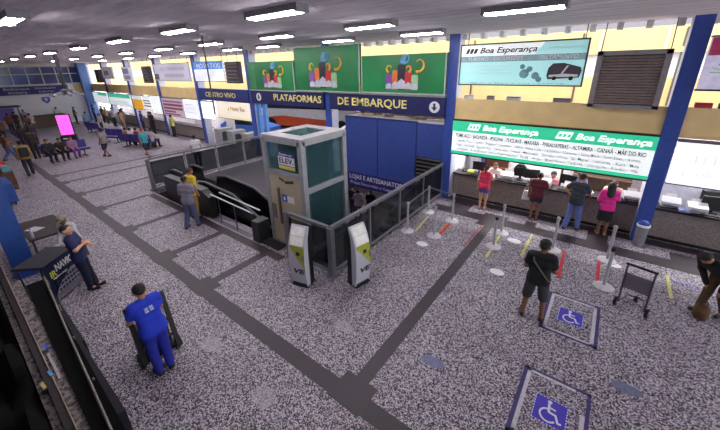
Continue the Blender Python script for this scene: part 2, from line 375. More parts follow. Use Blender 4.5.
# ---- green advertising banners with cans and curls
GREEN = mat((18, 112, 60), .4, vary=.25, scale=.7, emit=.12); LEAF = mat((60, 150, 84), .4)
def banner(x0, x1, z0, z1, y, label, fw_, cx, s, pale):
    t = thing('advert_banner', label, 'banner', (0, 0, 0), 0, 'green festive drink banners')
    b = MB(); b.box((x0, y, z0), (x1, y+.08, z1)); obj('panel', b, GREEN, t)
    b = MB(); b.box((x0-.02, y-.02, z0-.05), (x1+.02, y+.1, z0)); b.box((x1-.05, y-.02, z0), (x1, y+.1, z1)); obj('frame', b, mat((170, 176, 172)), t)
    if pale:
        b = MB(); b.box((x0+.1, y-.006, z0+.05), (x0+.6, y, z1-.05)); obj('side_print', b, mat((56, 132, 84), .4), t)
    cols = [(120, 70, 150), (214, 110, 50), (24, 30, 40), (190, 44, 48), (150, 190, 140)]
    for i, (c, dx) in enumerate(zip(cols, (-.62, -.3, 0, .32, .62))):
        h = (.62, .78, 1.0, .72, .6)[i]*s; wd = .15*s if i != 2 else .19*s
        cc = cx+dx*s; zb = z0+.12*s
        b = MB(); b.xz([(cc-wd*.8, zb), (cc+wd*.8, zb), (cc+wd, zb+.06*s), (cc+wd, zb+h-.08*s), (cc+wd*.75, zb+h), (cc-wd*.75, zb+h), (cc-wd, zb+h-.08*s), (cc-wd, zb+.06*s)], y-.014-.001*i, y-.001)
        can = obj('can_print', b, mat(c, .4), t)
        b = MB(); b.xz([(cc-wd, zb+.04*s), (cc+wd, zb+.04*s), (cc+wd*.9, zb+.34*h), (cc, zb+.45*h), (cc-wd*.9, zb+.32*h)], y-.02-.001*i, y-.013); obj('label_print', b, mat((188, 190, 205)), can)
    for k_, (px, pz, R, c, a0, sgn) in enumerate(((.78, 1.02, .3, (232, 178, 60), -1.9, 1), (-.58, .88, .17, (226, 170, 60), -1.3, -1), (.18, 1.28, .22, (88, 160, 214), -2.4, 1), (.3, .86, .15, (238, 150, 50), -1.2, 1))):
        pts = []
        for q in range(15):
            u = q/14; ang = a0+u*4.3; rr = R*s*(1-.55*u)
            pts.append((cx+px*s+sgn*rr*math.cos(ang), y-.016, z0+pz*s+rr*math.sin(ang)+.1*s))
        b = MB(); b.tube(pts, [.055*s*(1-.75*q/14) for q in range(15)], 6); obj('curl_print', b, mat(c, .4), t)
    b = MB(); b.xz([(cx-.1*s, z0+1.2*s), (cx+.1*s, z0+1.12*s), (cx+.22*s, z0+1.45*s), (cx+.02*s, z0+1.5*s)], y-.01, y-.001); obj('logo_print', b, mat((96, 150, 190), .4), t)
def rods(t, xs, y, z0, z1):
    for x in xs:
        b = MB(); b.bar((x, y, z0), (x, y, z1), .02, .02); obj('hanger', b, DKGREY, t)
banner(-15.72, -12.12, 3.72, 5.08, 10.84, 'green festive drink banner with a pale left strip, leftmost of three', 0, -13.75, .88, True)
banner(-12.0, -8.22, 3.78, 5.57, 10.80, 'tall green festive drink banner reaching the ceiling above the lift', 0, -10.25, 1.05, False)
banner(-8.16, -4.63, 3.80, 5.13, 10.84, 'green festive drink banner beside the blue column, rightmost of three', 0, -6.35, .88, False)

# ---- blue panels, louvre and lower banner behind the stairwell
xs = [-9.28, -7.55, -5.74]
for i in range(2):
    t = thing('blue_partition', ['tall blue sheet panel behind the lift under the fascia', 'tall blue sheet panel left of the dark louvre'][i], 'panel', (0, 0, 0), 0, 'blue partition panels')
    b = MB(); b.box((xs[i], 11.05, .2), (xs[i+1]-.03, 11.12, 2.72)); obj('sheet', b, PANEL_BLUE, t)
    b = MB(); b.box((xs[i+1]-.035, 11.03, .2), (xs[i+1], 11.13, 2.74)); b.box((xs[i], 11.03, 2.7), (xs[i+1], 11.13, 2.76)); obj('edge_frame', b, mat((22, 36, 96)), t)
t = thing('blue_partition', 'shorter blue panel above the dark louvre beside the column', 'panel', (0, 0, 0), 0, 'blue partition panels')
b = MB(); b.box((-5.74, 11.05, 1.42), (-4.62, 11.12, 2.72)); obj('sheet', b, PANEL_BLUE, t)
t = thing('ventilation_louvre', 'dark slatted louvre beside the blue column at the stairwell', 'louvre', (0, 0, 0))
b = MB(); b.box((-5.74, 11.08, 0), (-4.62, 11.14, 1.42)); obj('backing', b, BLACK, t)
b = MB()
for k_ in range(9): b.cbox((-5.18, 11.05, .12+k_*.155), (1.1, .09, .02), 0, 0, .6)
obj('slats', b, mat((62, 56, 58)), t)
t = thing('stairwell_banner', 'navy banner reading LOJAS E ARTESANATOS low over the stairs', 'banner', (0, 0, 0))
b = MB(); b.box((-9.3, 10.98, -.44), (-5.7, 11.04, .22)); obj('panel', b, mat((34, 26, 104), .5), t)
PALE = mat((212, 206, 226), .5)
text('lettering', 'LOJAS E ARTESANATOS', .3, PALE, t, (-7.7, 10.975, .03), width=2.75, bold=.012)
text('lettering', 'Praças Decoradas e Copos', .2, PALE, t, (-7.85, 10.975, -.25), width=2.35)
# debris strip above panels
for i, x in enumerate((-8.6, -7.6, -6.5, -5.4)):
    b = MB(); random.seed(20+i)
    for q in range(14): b.cbox((x+random.uniform(-.5, .5), 11.7+random.uniform(0, .3), 2.79+random.uniform(0, .2)), (random.uniform(.1, .3), .15, random.uniform(.05, .16)), 0, random.uniform(0, 3), random.uniform(-.5, .5))
    tag(obj('scrap_pile', b, mat((168, 136, 122))), 'pile of brown and white scrap above the blue panels, %s from left' % ordn[i], 'scrap', 'scrap piles above the blue panels')

# ---- lit ticket sign
MINT = mat((56, 200, 150), .4, vary=.08, scale=.6, emit=.55); SIGNW = mat((240, 246, 246), .4, vary=0, emit=.62)
INK = mat((50, 54, 58), .6)
t = thing('ticket_sign', 'long lit green and white ticket sign reading Boa Esperança twice', 'sign', (0, 0, 0))
b = MB(); b.box((-4.28, 10.9, 1.80), (1.07, 11.04, 2.94)); obj('light_box', b, SIGNW, t)
b = MB(); b.box((-4.29, 10.89, 2.58), (1.08, 10.9, 2.95)); b.box((-4.29, 10.89, 1.79), (1.08, 10.9, 1.90)); obj('green_bands', b, MINT, t)
b = MB(); b.box((-4.3, 10.88, 2.94), (1.09, 11.05, 2.98)); b.box((-4.3, 10.88, 1.76), (1.09, 11.05, 1.80)); obj('frame', b, BLACK, t)
LW = mat((250, 252, 252), .4, vary=0, emit=.7)
for cx in (-2.75, -.15):
    b = MB(); s = .09
    b.xz([(cx-1.02, 2.66), (cx-.66, 2.66), (cx-.58, 2.87), (cx-.94, 2.87)], 10.885, 10.889); lg = obj('bus_logo', b, LW, t)
    b = MB()
    for q in range(3): b.xz([(cx-.95+q*.11, 2.72), (cx-.88+q*.11, 2.72), (cx-.85+q*.11, 2.81), (cx-.92+q*.11, 2.81)], 10.88, 10.886)
    obj('logo_mark', b, MINT, lg)
    text('lettering', 'Boa Esperança', .24, LW, t, (cx+.3, 10.886, 2.76), width=1.65, shear=.25, bold=.03)
text('lettering', 'TOMÉ AÇU - JACUNDÁ - IPIXUNA - TUCURUÍ - MARABÁ - PARAUAPEBAS - ALTAMIRA - CANAÃ - MÃE DO RIO', .17, INK, t, (-1.62, 10.896, 2.44), width=5.1, bold=.015)
for zz, s in ((2.27, 'Capitão Poço - Ourém - Bragança - Capanema - Salinas - Santa Luzia - Cachoeira - Castanhal - Santa Maria - Dom Eliseu - Aurora'),
              (2.12, 'Vigia - São João - Igarapé Açu - Terra Alta - Curuçá - Marapanim - Garrafão - Irituia - São Miguel - Concórdia - Acará - Moju'),
              (1.98, 'Goianésia - Breu Branco - Novo Repartimento - Pacajá - Anapu - Brasil Novo - Tailândia - Ulianópolis - Rondon - Vila')):
    text('lettering', s, .12, mat((108, 112, 118)), t, (-1.62, 10.896, zz), width=4.95, bold=.004, ext=.002)
# ---- upper teal hoarding
TEAL_GLOW = mat((176, 232, 230), .5, vary=.06, scale=.7, emit=.38); GREYT = mat((140, 168, 174), .5, emit=.25)  # faint glow added, stands in for daylight behind the hoarding
t = thing('hoarding', 'pale teal travel hoarding with a bus picture above the ticket sign', 'hoarding', (0, 0, 0))
b = MB(); b.box((-4.17, 10.86, 4.14), (-.80, 10.98, 5.30)); obj('panel', b, TEAL_GLOW, t)
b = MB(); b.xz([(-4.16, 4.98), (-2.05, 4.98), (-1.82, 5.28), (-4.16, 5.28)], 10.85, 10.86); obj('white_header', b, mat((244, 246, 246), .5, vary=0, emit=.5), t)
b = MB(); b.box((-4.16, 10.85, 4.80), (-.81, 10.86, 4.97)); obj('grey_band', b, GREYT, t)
rods(t, (-4.0, -.9), 10.95, 5.3, 5.68)
b = MB(); b.box((-4.19, 10.84, 5.29), (-.78, 11.0, 5.33)); b.box((-4.19, 10.84, 4.11), (-.78, 11.0, 4.145)); b.box((-.81, 10.84, 4.11), (-.775, 11.0, 5.33)); b.box((-4.2, 10.84, 4.11), (-4.165, 11.0, 5.33)); obj('frame', b, DKGREY, t)
text('lettering', 'Boa Esperança', .23, INK, t, (-2.8, 10.846, 5.12), width=1.6, shear=.3, bold=.02)
b = MB()
for q in range(3): b.xz([(-4.03+q*.12, 5.05), (-3.94+q*.12, 5.05), (-3.88+q*.12, 5.19), (-3.97+q*.12, 5.19)], 10.845, 10.85)
obj('bus_logo', b, INK, t)
text('lettering', 'TURISMO - EXCURSÕES', .15, WHITE, t, (-3.15, 10.846, 4.885), width=1.6, shear=.2, bold=.01)
text('lettering', 'FRETAMENTO', .16, WHITE, t, (-1.45, 10.846, 4.885), width=.95, shear=.2, bold=.01)
text('lettering', 'A SUA PASSAGEM PARA A VIDA', .09, WHITE, t, (-1.3, 10.846, 5.12), width=.85)
for zz in (4.68, 4.58, 4.48): text('lettering', 'conforto, segurança e pontualidade', .07, WHITE, t, (-3.3, 10.846, zz), width=1.4)
bx, bz = -1.62, 4.30
b = MB(); b.xz([(bx, bz), (bx+.74, bz+.05), (bx+.78, bz+.22), (bx+.74, bz+.32), (bx+.34, bz+.43), (bx+.08, bz+.42), (bx-.02, bz+.3), (bx-.04, bz+.1)], 10.838, 10.86); bus = obj('bus_print', b, mat((74, 66, 78)), t)
b = MB(); b.xz([(bx+.02, bz+.06), (bx+.7, bz+.07), (bx+.72, bz+.13), (bx+.4, bz+.15), (bx+.02, bz+.12)], 10.832, 10.839); b.xz([(bx+.3, bz+.15), (bx+.35, bz+.15), (bx+.47, bz+.36), (bx+.42, bz+.36)], 10.832, 10.839); obj('stripe_print', b, WHITE, bus)
for q in (.16, .56):
    b = MB(); b.xz([(bx+q+.055*math.cos(2*PI*k/14), bz+.03+.055*math.sin(2*PI*k/14)) for k in range(14)], 10.828, 10.839); obj('wheel_print', b, BLACK, bus)
b = MB()
for (u, v, R) in ((-2.25, 4.45, .13), (-2.12, 4.58, .08), (-1.95, 4.4, .1), (-1.85, 4.3, .08), (-2.32, 4.65, .07)): b.xz([(u+R*math.cos(2*PI*k/12), v+R*math.sin(2*PI*k/12)) for k in range(12)], 10.848, 10.86)
obj('flower_print', b, mat((128, 178, 182)), t)
text('lettering', 'ligue e faça a sua reserva', .07, GREYT, t, (-2.5, 10.846, 4.19), width=2.6)
# ---- louvre unit right of the hoarding
t = thing('roller_vent', 'large dark slatted vent box in a grey frame below the ceiling', 'vent', (0, 0, 0))
b = MB(); b.box((-.5, 10.85, 3.68), (.82, 11.1, 4.93)); obj('backing', b, BLACK, t)
b = MB(); b.box((-.56, 10.76, 3.62), (-.44, 11.12, 4.98)); b.box((.76, 10.76, 3.62), (.88, 11.12, 4.98)); b.box((-.56, 10.76, 4.88), (.88, 11.12, 4.99)); b.box((-.56, 10.76, 3.6), (.88, 11.12, 3.69)); obj('frame', b, mat((140, 134, 138), .5), t)
b = MB()
for k_ in range(17): b.cbox((.16, 10.82, 3.74+k_*.068), (1.2, .07, .014), 0, 0, .7)
obj('slats', b, mat((150, 132, 128)), t)
for x in (-.5, .82):
    b = MB(); b.bar((x, 10.8, 4.98), (x, 11.1, 5.67), .02, .02); obj('hanger', b, DKGREY, t)
# ---- right side signs
t = thing('hoarding', 'lilac hoarding with pink header and palm picture at the right edge', 'hoarding', (0, 0, 0))
b = MB(); b.box((1.46, 10.86, 4.10), (4.6, 10.98, 5.20)); obj('panel', b, mat((210, 204, 228), .5, emit=.3), t)  # panel is no lamp, its glow imitates light from behind
b = MB(); b.box((1.47, 10.85, 4.82), (4.59, 10.86, 5.19)); obj('pink_header', b, mat((202, 66, 112), .5), t)
rods(t, (1.6, 4.4), 10.95, 5.2, 5.68)
b = MB(); b.box((1.44, 10.84, 4.06), (4.62, 11.0, 4.1)); b.box((1.44, 10.84, 5.2), (4.62, 11.0, 5.23)); obj('frame', b, BLACK, t)
text('lettering', 'VIAJE', .16, WHITE, t, (1.92, 10.846, 5.07), width=.5, shear=.15)
text('lettering', 'sempre bem', .12, WHITE, t, (1.9, 10.846, 4.91), width=.5)
b = MB()
for q in range(9):
    a = .3+q*.33; b.xz([(1.95, 4.45), (1.95+.36*math.cos(a)-.05*math.sin(a), 4.45+.28*math.sin(a)+.05*math.cos(a)), (1.95+.42*math.cos(a), 4.42+.3*math.sin(a))], 10.845, 10.86)
b.box((1.92, 10.847, 4.15), (1.98, 10.86, 4.46)); obj('palm_print', b, mat((120, 190, 130), .5), t)
t = thing('ticket_sign', 'white lit ticket sign with faint lettering at the right edge', 'sign', (0, 0, 0))
b = MB(); b.box((1.45, 10.92, 1.80), (6.8, 11.04, 2.86)); obj('light_box', b, mat((246, 246, 250), .4, vary=0, emit=.75), t)
b = MB(); b.box((1.44, 10.9, 2.86), (6.8, 11.05, 2.92)); b.box((1.44, 10.91, 1.77), (6.8, 11.05, 1.8)); obj('frame', b, mat((110, 106, 112)), t)
FA = mat((226, 226, 232), .5, vary=0, emit=.6)
text('lettering', 'TERESINA', .3, FA, t, (2.5, 10.915, 2.45), width=1.5, ext=.002); text('lettering', 'JOÃO PESSOA', .3, FA, t, (2.65, 10.915, 2.1), width=2.0, ext=.002)

# ---- ticket counters
def counter(x0, x1, label):
    t = thing('ticket_counter', label, 'counter', ((x0+x1)/2, 11.3, 0), 0, 'granite ticket counters'); h = (x1-x0)/2
    b = MB(); b.box((-h, .05, .1), (h, .25, .92)); obj('front', b, COUNTER, t)
    b = MB(); b.box((-h, .09, 0), (h, .25, .1)); obj('kick', b, BLACK, t)
    b = MB(); b.box((-h, -.08, .92), (h, .5, .98)); obj('worktop', b, DARKTOP, t, bevel=.01)
counter(-4.28, 1.09, 'long brown granite ticket counter under the lit green sign')
counter(1.43, 6.8, 'brown granite ticket counter right of the blue column')
counter(-27.3, -21.96, 'nearest of the far ticket counters, left of the small fascia')
counter(-33.0, -27.7, 'second of the far ticket counters'); counter(-38.78, -33.46, 'third of the far ticket counters'); counter(-43.9, -39.2, 'last ticket counter by the far end wall')
def monitor(x, y, rz, label):
    t = thing('monitor', label, 'monitor', (x, y, .98), rz, 'monitors on the ticket counters')
    b = MB(); b.cbox((0, 0, .01), (.2, .16, .02)); b.bar((0, 0, .02), (0, 0, .16), .04, .03); obj('stand', b, BLACK, t)
    b = MB(); b.cbox((0, 0, .29), (.46, .05, .3)); obj('case', b, BLACK, t, bevel=.01)
    b = MB(); b.cbox((0, .027, .29), (.42, .004, .26)); obj('screen', b, mat((60, 70, 90), .2), t)
def printer(x, y, rz, label, c=(206, 206, 210)):
    t = thing('printer', label, 'printer', (x, y, .98), rz, 'machines on the ticket counters')
    b = MB(); b.yz([(-.17, 0), (.17, 0), (.17, .2), (.05, .25), (-.17, .15)], -.2, .2); obj('case', b, mat(c, .5), t, bevel=.012)
    b = MB(); b.cbox((0, -.2, .07), (.3, .1, .015), 0, 0, -.2); obj('tray', b, DKGREY, t)
    b = MB(); b.cbox((0, .1, .26), (.22, .02, .12), 0, 0, -.3); obj('paper', b, WHITE, t)
for a in ((-3.45, 11.6, .2, 'dark monitor at the left end of the green signed counter'), (-2.05, 11.62, 0, 'dark monitor left of the dark red shirted woman'), (-1.72, 11.6, .3, 'dark monitor between two vendors on the counter'), (-.68, 11.62, -.2, 'dark monitor right of the vendor in the pink shirt'), (2.55, 11.6, .1, 'dark monitor on the counter right of the column')): monitor(*a)
for a in ((-2.45, 11.55, .1, 'white printer right of the left vendor'), (-1.3, 11.5, 0, 'pale printer beside the woman in dark red'), (-.55, 11.55, .1, 'white printer left of the man in the dark T-shirt'), (.92, 11.55, .1, 'white ticket machine at the right end of the green signed counter', (190, 192, 192)), (2.25, 11.5, .1, 'white machine on the right hand counter'), (1.75, 11.6, 0, 'pale printer next to the column on the right hand counter')): printer(*a)
def papers(x, y, n, label, c):
    t = thing('paper_stack', label, 'papers', (x, y, .98), .2, 'papers on the ticket counters')
    for k_ in range(n):
        b = MB(); b.cbox((random.uniform(-.01, .01), 0, .01+k_*.02), (.22, .3, .018), 0, random.uniform(-.2, .2)); obj('sheaf', b, mat(c), t)
papers(-3.72, 11.5, 4, 'yellow paper stack at the far left of the counter', (196, 196, 70)); papers(-.1, 11.5, 3, 'white papers between the man in jeans and the woman in pink', (226, 226, 226)); papers(-2.95, 11.45, 2, 'white papers in front of the left vendor', (222, 222, 222)); papers(2.0, 11.4, 3, 'blue and white papers on the right hand counter', (160, 170, 220))
papers(-1.5, 11.4, 2, 'white sheets left of the dark red shirted woman', (226, 222, 222))
# office furnishings against the back wall
t = thing('shelf_board', 'brown wooden notice shelf on the office wall behind the left vendor', 'shelf', (-3.3, 13.1, 0))
b = MB(); b.box((-.5, -.06, 0), (.5, .08, 2.0)); obj('back_panel', b, mat((118, 70, 50)), t)
for z in (.9, 1.3): 
    b = MB(); b.box((-.5, -.28, z), (.5, .0, z+.03)); obj('shelf', b, mat((96, 58, 42)), t)
t = thing('shelf_board', 'brown wooden cabinet on the office wall behind the woman in pink', 'shelf', (.1, 13.1, 0))
b = MB(); b.box((-.75, -.1, 0), (.85, .08, 1.75)); obj('back_panel', b, mat((100, 82, 68)), t)
for z in (.6, 1.1):
    b = MB(); b.box((-.75, -.35, z), (.85, -.05, z+.03)); obj('shelf', b, mat((80, 62, 50)), t)
for x, c, lab in ((-4.0, (186, 184, 190), 'grey locker at the left end of the ticket office'), ):
    t = thing('locker', lab, 'locker', (x, 13.0, 0)); b = MB(); b.box((-.2, -.2, 0), (.2, .18, 1.9)); obj('body', b, mat(c), t)
    b = MB(); b.box((-.18, -.22, .05), (.18, -.2, 1.85)); obj('door', b, mat((170, 168, 178)), t)
b = MB(); b.box((-3.95, 12.96, .7), (-3.68, 13.2, 1.95)); tag(obj('blue_curtain', b, mat((88, 96, 176))), 'blue cloth hanging on the office wall left of the wooden shelf', 'curtain')
def fan(x, y, z, label):
    t = thing('desk_fan', label, 'fan', (x, y, .98)); 
    b = MB(); b.lathe([(.12, 0), (.1, .03), (.02, .04), (.02, z)], n=12); obj('stand', b, BLACK, t)
    b = MB(); b.xz([(.2*math.cos(2*PI*k/18), z+.1+.2*math.sin(2*PI*k/18)) for k in range(18)], -.08, .04); obj('cage', b, mat((56, 60, 58)), t)
fan(-2.1, 11.72, .25, 'round dark desk fan on the counter right of the left vendor')
t = thing('office_chair', 'black office chair at the right edge behind the counter', 'chair', (2.7, 12.02, 0), .3)
b = MB(); b.lathe([(.28, 0), (.28, .05), (.03, .08), (.03, .5)], n=14); obj('base', b, BLACK, t)
b = MB(); b.cbox((0, 0, .54), (.5, .5, .09)); obj('seat', b, BLACK, t, bevel=.03)
b = MB(); b.cbox((0, .24, 1.0), (.5, .1, .8)); obj('backrest', b, mat((30, 30, 34)), t, bevel=.03)
t = thing('picture', 'framed orange and brown picture on the wall right of the column', 'picture', (1.85, 12.46, 0))
b = MB(); b.box((-.16, 0, 1.52), (.16, .04, 1.74)); obj('frame', b, mat((90, 56, 30)), t)
b = MB(); b.box((-.14, -.01, 1.54), (.14, 0, 1.72)); obj('print', b, mat((186, 112, 48), .5, vary=.6, scale=14), t)
b = MB(); b.box((1.5, 12.5, 0), (3.8, 12.6, 1.95)); struct('wall_screen', b, mat((208, 206, 220)), 'white partition behind the right hand counter', 'wall')
b = MB(); b.box((-.92, 11.7, .98), (-.86, 11.76, 1.9)); tag(obj('post', b, mat((96, 40, 44))), 'thin dark red post on the counter before the vendor in pink', 'post')
# dark post left of bin and bin
t = thing('bin', 'grey cylindrical litter bin at the foot of the blue column', 'bin', (1.26, 10.72, 0))
b = MB(); b.lathe([(.10, 0), (.12, .05), (.13, .60), (.13, .62)], n=24); obj('body', b, mat((128, 126, 130), .45), t, True)
b = MB(); b.lathe([(.142, .58), (.148, .63), (.135, .645), (.13, .58)], n=24); obj('rim', b, WHITE, t, True)
b = MB(); b.lathe([(.128, .60), (.128, .66), (.08, .72), (.0, .73)], n=24); obj('lid', b, mat((36, 58, 150)), t, True)

# small boxes lying on the beam tops
for i, (x, w_, c, lab) in enumerate(((-3.9, .3, (210, 206, 206), 'pale junction box on the fascia beam at its left end'), (-3.2, .22, (120, 112, 110), 'grey junction box on the fascia beam below the hoarding'), (-2.5, .4, (196, 192, 190), 'long pale box on the fascia beam below the hoarding'), (-1.2, .45, (130, 120, 116), 'grey brown box on the fascia beam left of the vent'), (1.7, .3, (190, 50, 60), 'small red box on the beam at the right edge'), (2.1, .3, (60, 60, 80), 'small dark box on the beam at the right edge'))):
    t = thing('junction_box', lab, 'box', (x, 11.16, 3.66), 0, 'boxes on the fascia beam')
    b = MB(); b.box((-w_/2, -.07, 0), (w_/2, .07, .12)); obj('case', b, mat(c), t, bevel=.008)
    b = MB(); b.box((-w_/2+.02, -.075, .09), (w_/2-.02, -.07, .11)); obj('lid_seam', b, DKGREY, t)

def keyboard(x, y, rz, label):
    t = thing('keyboard', label, 'keyboard', (x, y, .98), rz, 'keyboards on the ticket counters')
    b = MB(); b.cbox((0, 0, .012), (.42, .15, .024)); obj('case', b, BLACK, t, bevel=.005)
    b = MB()
    for r_ in range(4): b.cbox((0, -.05+r_*.034, .027), (.39, .026, .008))
    obj('keys', b, mat((70, 70, 76)), t)
for a in ((-3.45, 11.38, .1, 'keyboard before the leftmost monitor on the counter'), (-1.95, 11.36, 0, 'keyboard before the monitor left of the dark red shirted woman'), (-.68, 11.36, -.1, 'keyboard right of the pink shirted vendor'), (2.6, 11.34, 0, 'keyboard on the right hand counter')): keyboard(*a)
def phone(x, y, label):
    t = thing('desk_phone', label, 'telephone', (x, y, .98), .3, 'desk telephones on the counters')
    b = MB(); b.yz([(-.1, 0), (.1, 0), (.1, .07), (-.1, .03)], -.08, .08); obj('base', b, mat((46, 46, 50)), t)
    b = MB(); b.tube([(-.06, -.07, .06), (-.06, -.03, .085), (-.06, .05, .105), (-.06, .09, .1)], .018, 8); obj('handset', b, BLACK, t)
for a in ((-2.7, 11.4, 'dark desk telephone right of the red topped woman'), (.75, 11.35, 'dark desk telephone left of the ticket machine at right'), (-3.98, 11.6, 'dark desk telephone at the far left end of the counter')): phone(*a)
# ---- glass lift
t = thing('glass_lift', 'grey framed glass lift with a beige door standing in the stairwell', 'lift', (-6.52, 6.0, 0))
X0, X1, Y0, Y1, ZT = -.70, .70, -.78, .78, 3.12
for x, y in ((X0, Y0), (X1, Y0), (X0, Y1), (X1, Y1)):
    b = MB(); b.cbox((x, y, .03), (.15, .15, 6.1)); obj('post', b, FRAME, t, bevel=.01)
b = MB()
for z, d, nm in ((3.04, .16, 'top_frame'), (0.02, .12, 'bottom_frame')):
    b = MB(); b.bar((X0, Y0, z), (X1, Y0, z), .15, d); b.bar((X0, Y1, z), (X1, Y1, z), .15, d); b.bar((X0, Y0, z), (X0, Y1, z), .15, d); b.bar((X1, Y0, z), (X1, Y1, z), .15, d); obj(nm, b, FRAME, t)
b = MB(); b.bar((X0, Y0, 2.16), (X1, Y0, 2.16), .13, .12); obj('front_rail', b, FRAME, t)
for x in (X0, X1):
    b = MB(); b.bar((x, Y0, 1.76), (x, Y1, 1.76), .13, .13); obj('side_rail', b, FRAME, t)
b = MB()
b.box((X0-.07, Y0-.07, 3.1), (X1+.07, Y0+.3, 3.14)); b.box((X0-.07, Y1-.3, 3.1), (X1+.07, Y1+.07, 3.14)); b.box((X0-.07, Y0+.3, 3.1), (X0+.3, Y1-.3, 3.14)); b.box((X1-.3, Y0+.3, 3.1), (X1+.07, Y1-.3, 3.14)); obj('roof_border', b, mat((172, 168, 172), .45), t)
GL = glass((74, 112, 118), .32); GLR = glass((80, 120, 124), .4, .03, 'roof_glass')
b = MB(); b.box((X0+.3, Y0+.3, 3.105), (X1-.3, Y1-.3, 3.125)); obj('roof_glass', b, GLR, t)
b = MB(); b.box((X0+.07, Y0-.01, 2.22), (X1-.07, Y0+.01, 2.97)); obj('front_glass', b, GL, t)
b = MB(); b.box((X1-.01, Y0+.07, .1), (X1+.01, Y1-.07, 1.70)); b.box((X1-.01, Y0+.07, 1.82), (X1+.01, Y1-.07, 2.97)); obj('side_glass', b, GL, t)
b = MB(); b.box((X0-.01, Y0+.07, .1), (X0+.01, Y1-.07, 1.70)); b.box((X0-.01, Y0+.07, 1.82), (X0+.01, Y1-.07, 2.97)); obj('side_glass', b, GL, t)
b = MB(); b.box((X0+.07, Y1-.01, .1), (X1-.07, Y1+.01, 2.97)); obj('back_glass', b, GL, t)
b = MB(); b.box((X0+.2, Y0+.25, -2.5), (X0+.28, Y1-.2, 2.9)); b.box((X0+.28, Y1-.3, -2.5), (X1-.3, Y1-.22, 2.9)); obj('shaft_guide', b, mat((40, 70, 72)), t)
b = MB(); b.tube([(0, 0, 3.1), (0, 0, 1.9)], .05, 8); obj('piston', b, mat((120, 150, 150)), t)
DOOR = mat((186, 172, 146), .5, vary=.06)
dr = obj('door', MB().box((X0+.08, Y0-.05, .02), (X1-.08, Y0+.02, 2.1)), DOOR, t)
b = MB(); b.box((-.28, Y0-.1, .65), (-.22, Y0-.05, 1.72)); obj('handle', b, mat((110, 104, 98), .4, .3), dr)
b = MB(); b.box((-.52, Y0-.07, .75), (-.46, Y0-.05, 1.2)); b.box((-.60, Y0-.07, .75), (-.57, Y0-.05, 1.2)); obj('vision_strip', b, mat((110, 104, 96)), dr)
b = MB(); b.box((-.14, Y0-.056, 1.36), (.06, Y0-.05, 1.56)); obj('access_sticker', b, mat((40, 92, 190)), dr)
b = MB(); b.box((.06, Y0-.056, 1.36), (.32, Y0-.05, 1.54)); obj('notice', b, WHITE, dr)
b = MB(); b.lathe([(.02, 0), (.05, .01)], (-.05, Y0-.06, 1.44), 8); obj('access_symbol', MB().xz([(-.09, 1.40), (-.02, 1.40), (-.0, 1.46), (-.05, 1.52), (-.08, 1.48)], Y0-.06, Y0-.055), WHITE, dr)
b = MB(); b.cbox((-.1, Y0-.055, 1.98), (.2, .01, .06), 0, 0, 0, .3); b.cbox((.2, Y0-.055, 1.95), (.34, .01, .07), 0, 0, 0, -.2); obj('peeled_patch', b, mat((74, 62, 50)), dr)
st = obj('notice_sign', MB().box((-.18, Y0-.03, 2.28), (.46, Y0-.012, 2.74)), mat((46, 32, 116), .5), t)
obj('white_block', MB().box((-.17, Y0-.034, 2.40), (.45, Y0-.03, 2.62)), WHITE, st)
obj('yellow_strip', MB().box((-.17, Y0-.034, 2.29), (.45, Y0-.03, 2.38)), mat((222, 206, 96)), st)
text('lettering', 'ELEV.', .2, mat((60, 44, 120)), st, (.14, Y0-.036, 2.51), width=.54, bold=.02)
text('lettering', 'Acesso ao', .09, WHITE, st, (.12, Y0-.034, 2.68), width=.5)

# ---- railings
RG = glass((22, 22, 28), .62, .12, 'smoked_glass'); RAIL = mat((126, 126, 130), .4, .3)
def railing(name, pts, label, zt=1.30, step=1.45, skip=()):
    t = thing(name, label, 'railing', (0, 0, 0))
    for i in range(len(pts)-1):
        a = Vector(pts[i]); c = Vector(pts[i+1]); n = max(1, round((c-a).length/step))
        b = MB(); b.bar(a+Vector((0, 0, zt)), c+Vector((0, 0, zt)), .09, .07); obj('top_rail', b, RAIL, t)
        b = MB(); b.bar(a+Vector((0, 0, .12)), c+Vector((0, 0, .12)), .05, .05); obj('bottom_rail', b, RAIL, t)
        for k_ in range(n+1 if i == len(pts)-2 else n):
            p = a+(c-a)*k_/n
            w_ = .13 if k_ == 0 else .05
            b = MB(); b.cbox((p.x, p.y, zt/2), (w_, w_, zt)); b.cbox((p.x, p.y, .01), (w_+.1, w_+.1, .02)); obj('post', b, RAIL, t)
            if k_ < n:
                q = a+(c-a)*(k_+1)/n; d = (q-a).normalized()
                b = MB(); b.bar(p+d*.06+Vector((0, 0, .68)), q-d*.06+Vector((0, 0, .68)), .014, 1.0); obj('glass_panel', b, RG, t)
    return t
railing('glass_railing', [(-4.6, 4.80, 0), (-4.6, 11.0, 0)], 'smoked glass railing with grey handrail along the right side of the stairwell')
railing('glass_railing', [(-6.1, 4.80, 0), (-4.68, 4.80, 0)], 'short smoked glass railing between the two self service kiosks')
railing('glass_railing', [(-15.0, 4.95, 0), (-15.0, 11.0, 0)], 'smoked glass railing along the far left side of the stairwell', step=1.5)
# inner stair handrail on the right
t = thing('stair_handrail', 'grey steel handrail inside the stairwell beside the right railing', 'handrail', (0, 0, 0))
for q in range(3):
    b = MB(); b.tube([(-5.1, 8.3+q*.9, -.6+.3*q), (-5.1, 8.3+q*.9, .3+.3*q)], .022, 8); obj('post', b, STEEL, t)
b = MB(); b.tube([(-5.1, 7.6, .1), (-5.1, 10.5, .95)], .025, 8); obj('rail', b, STEEL, t)
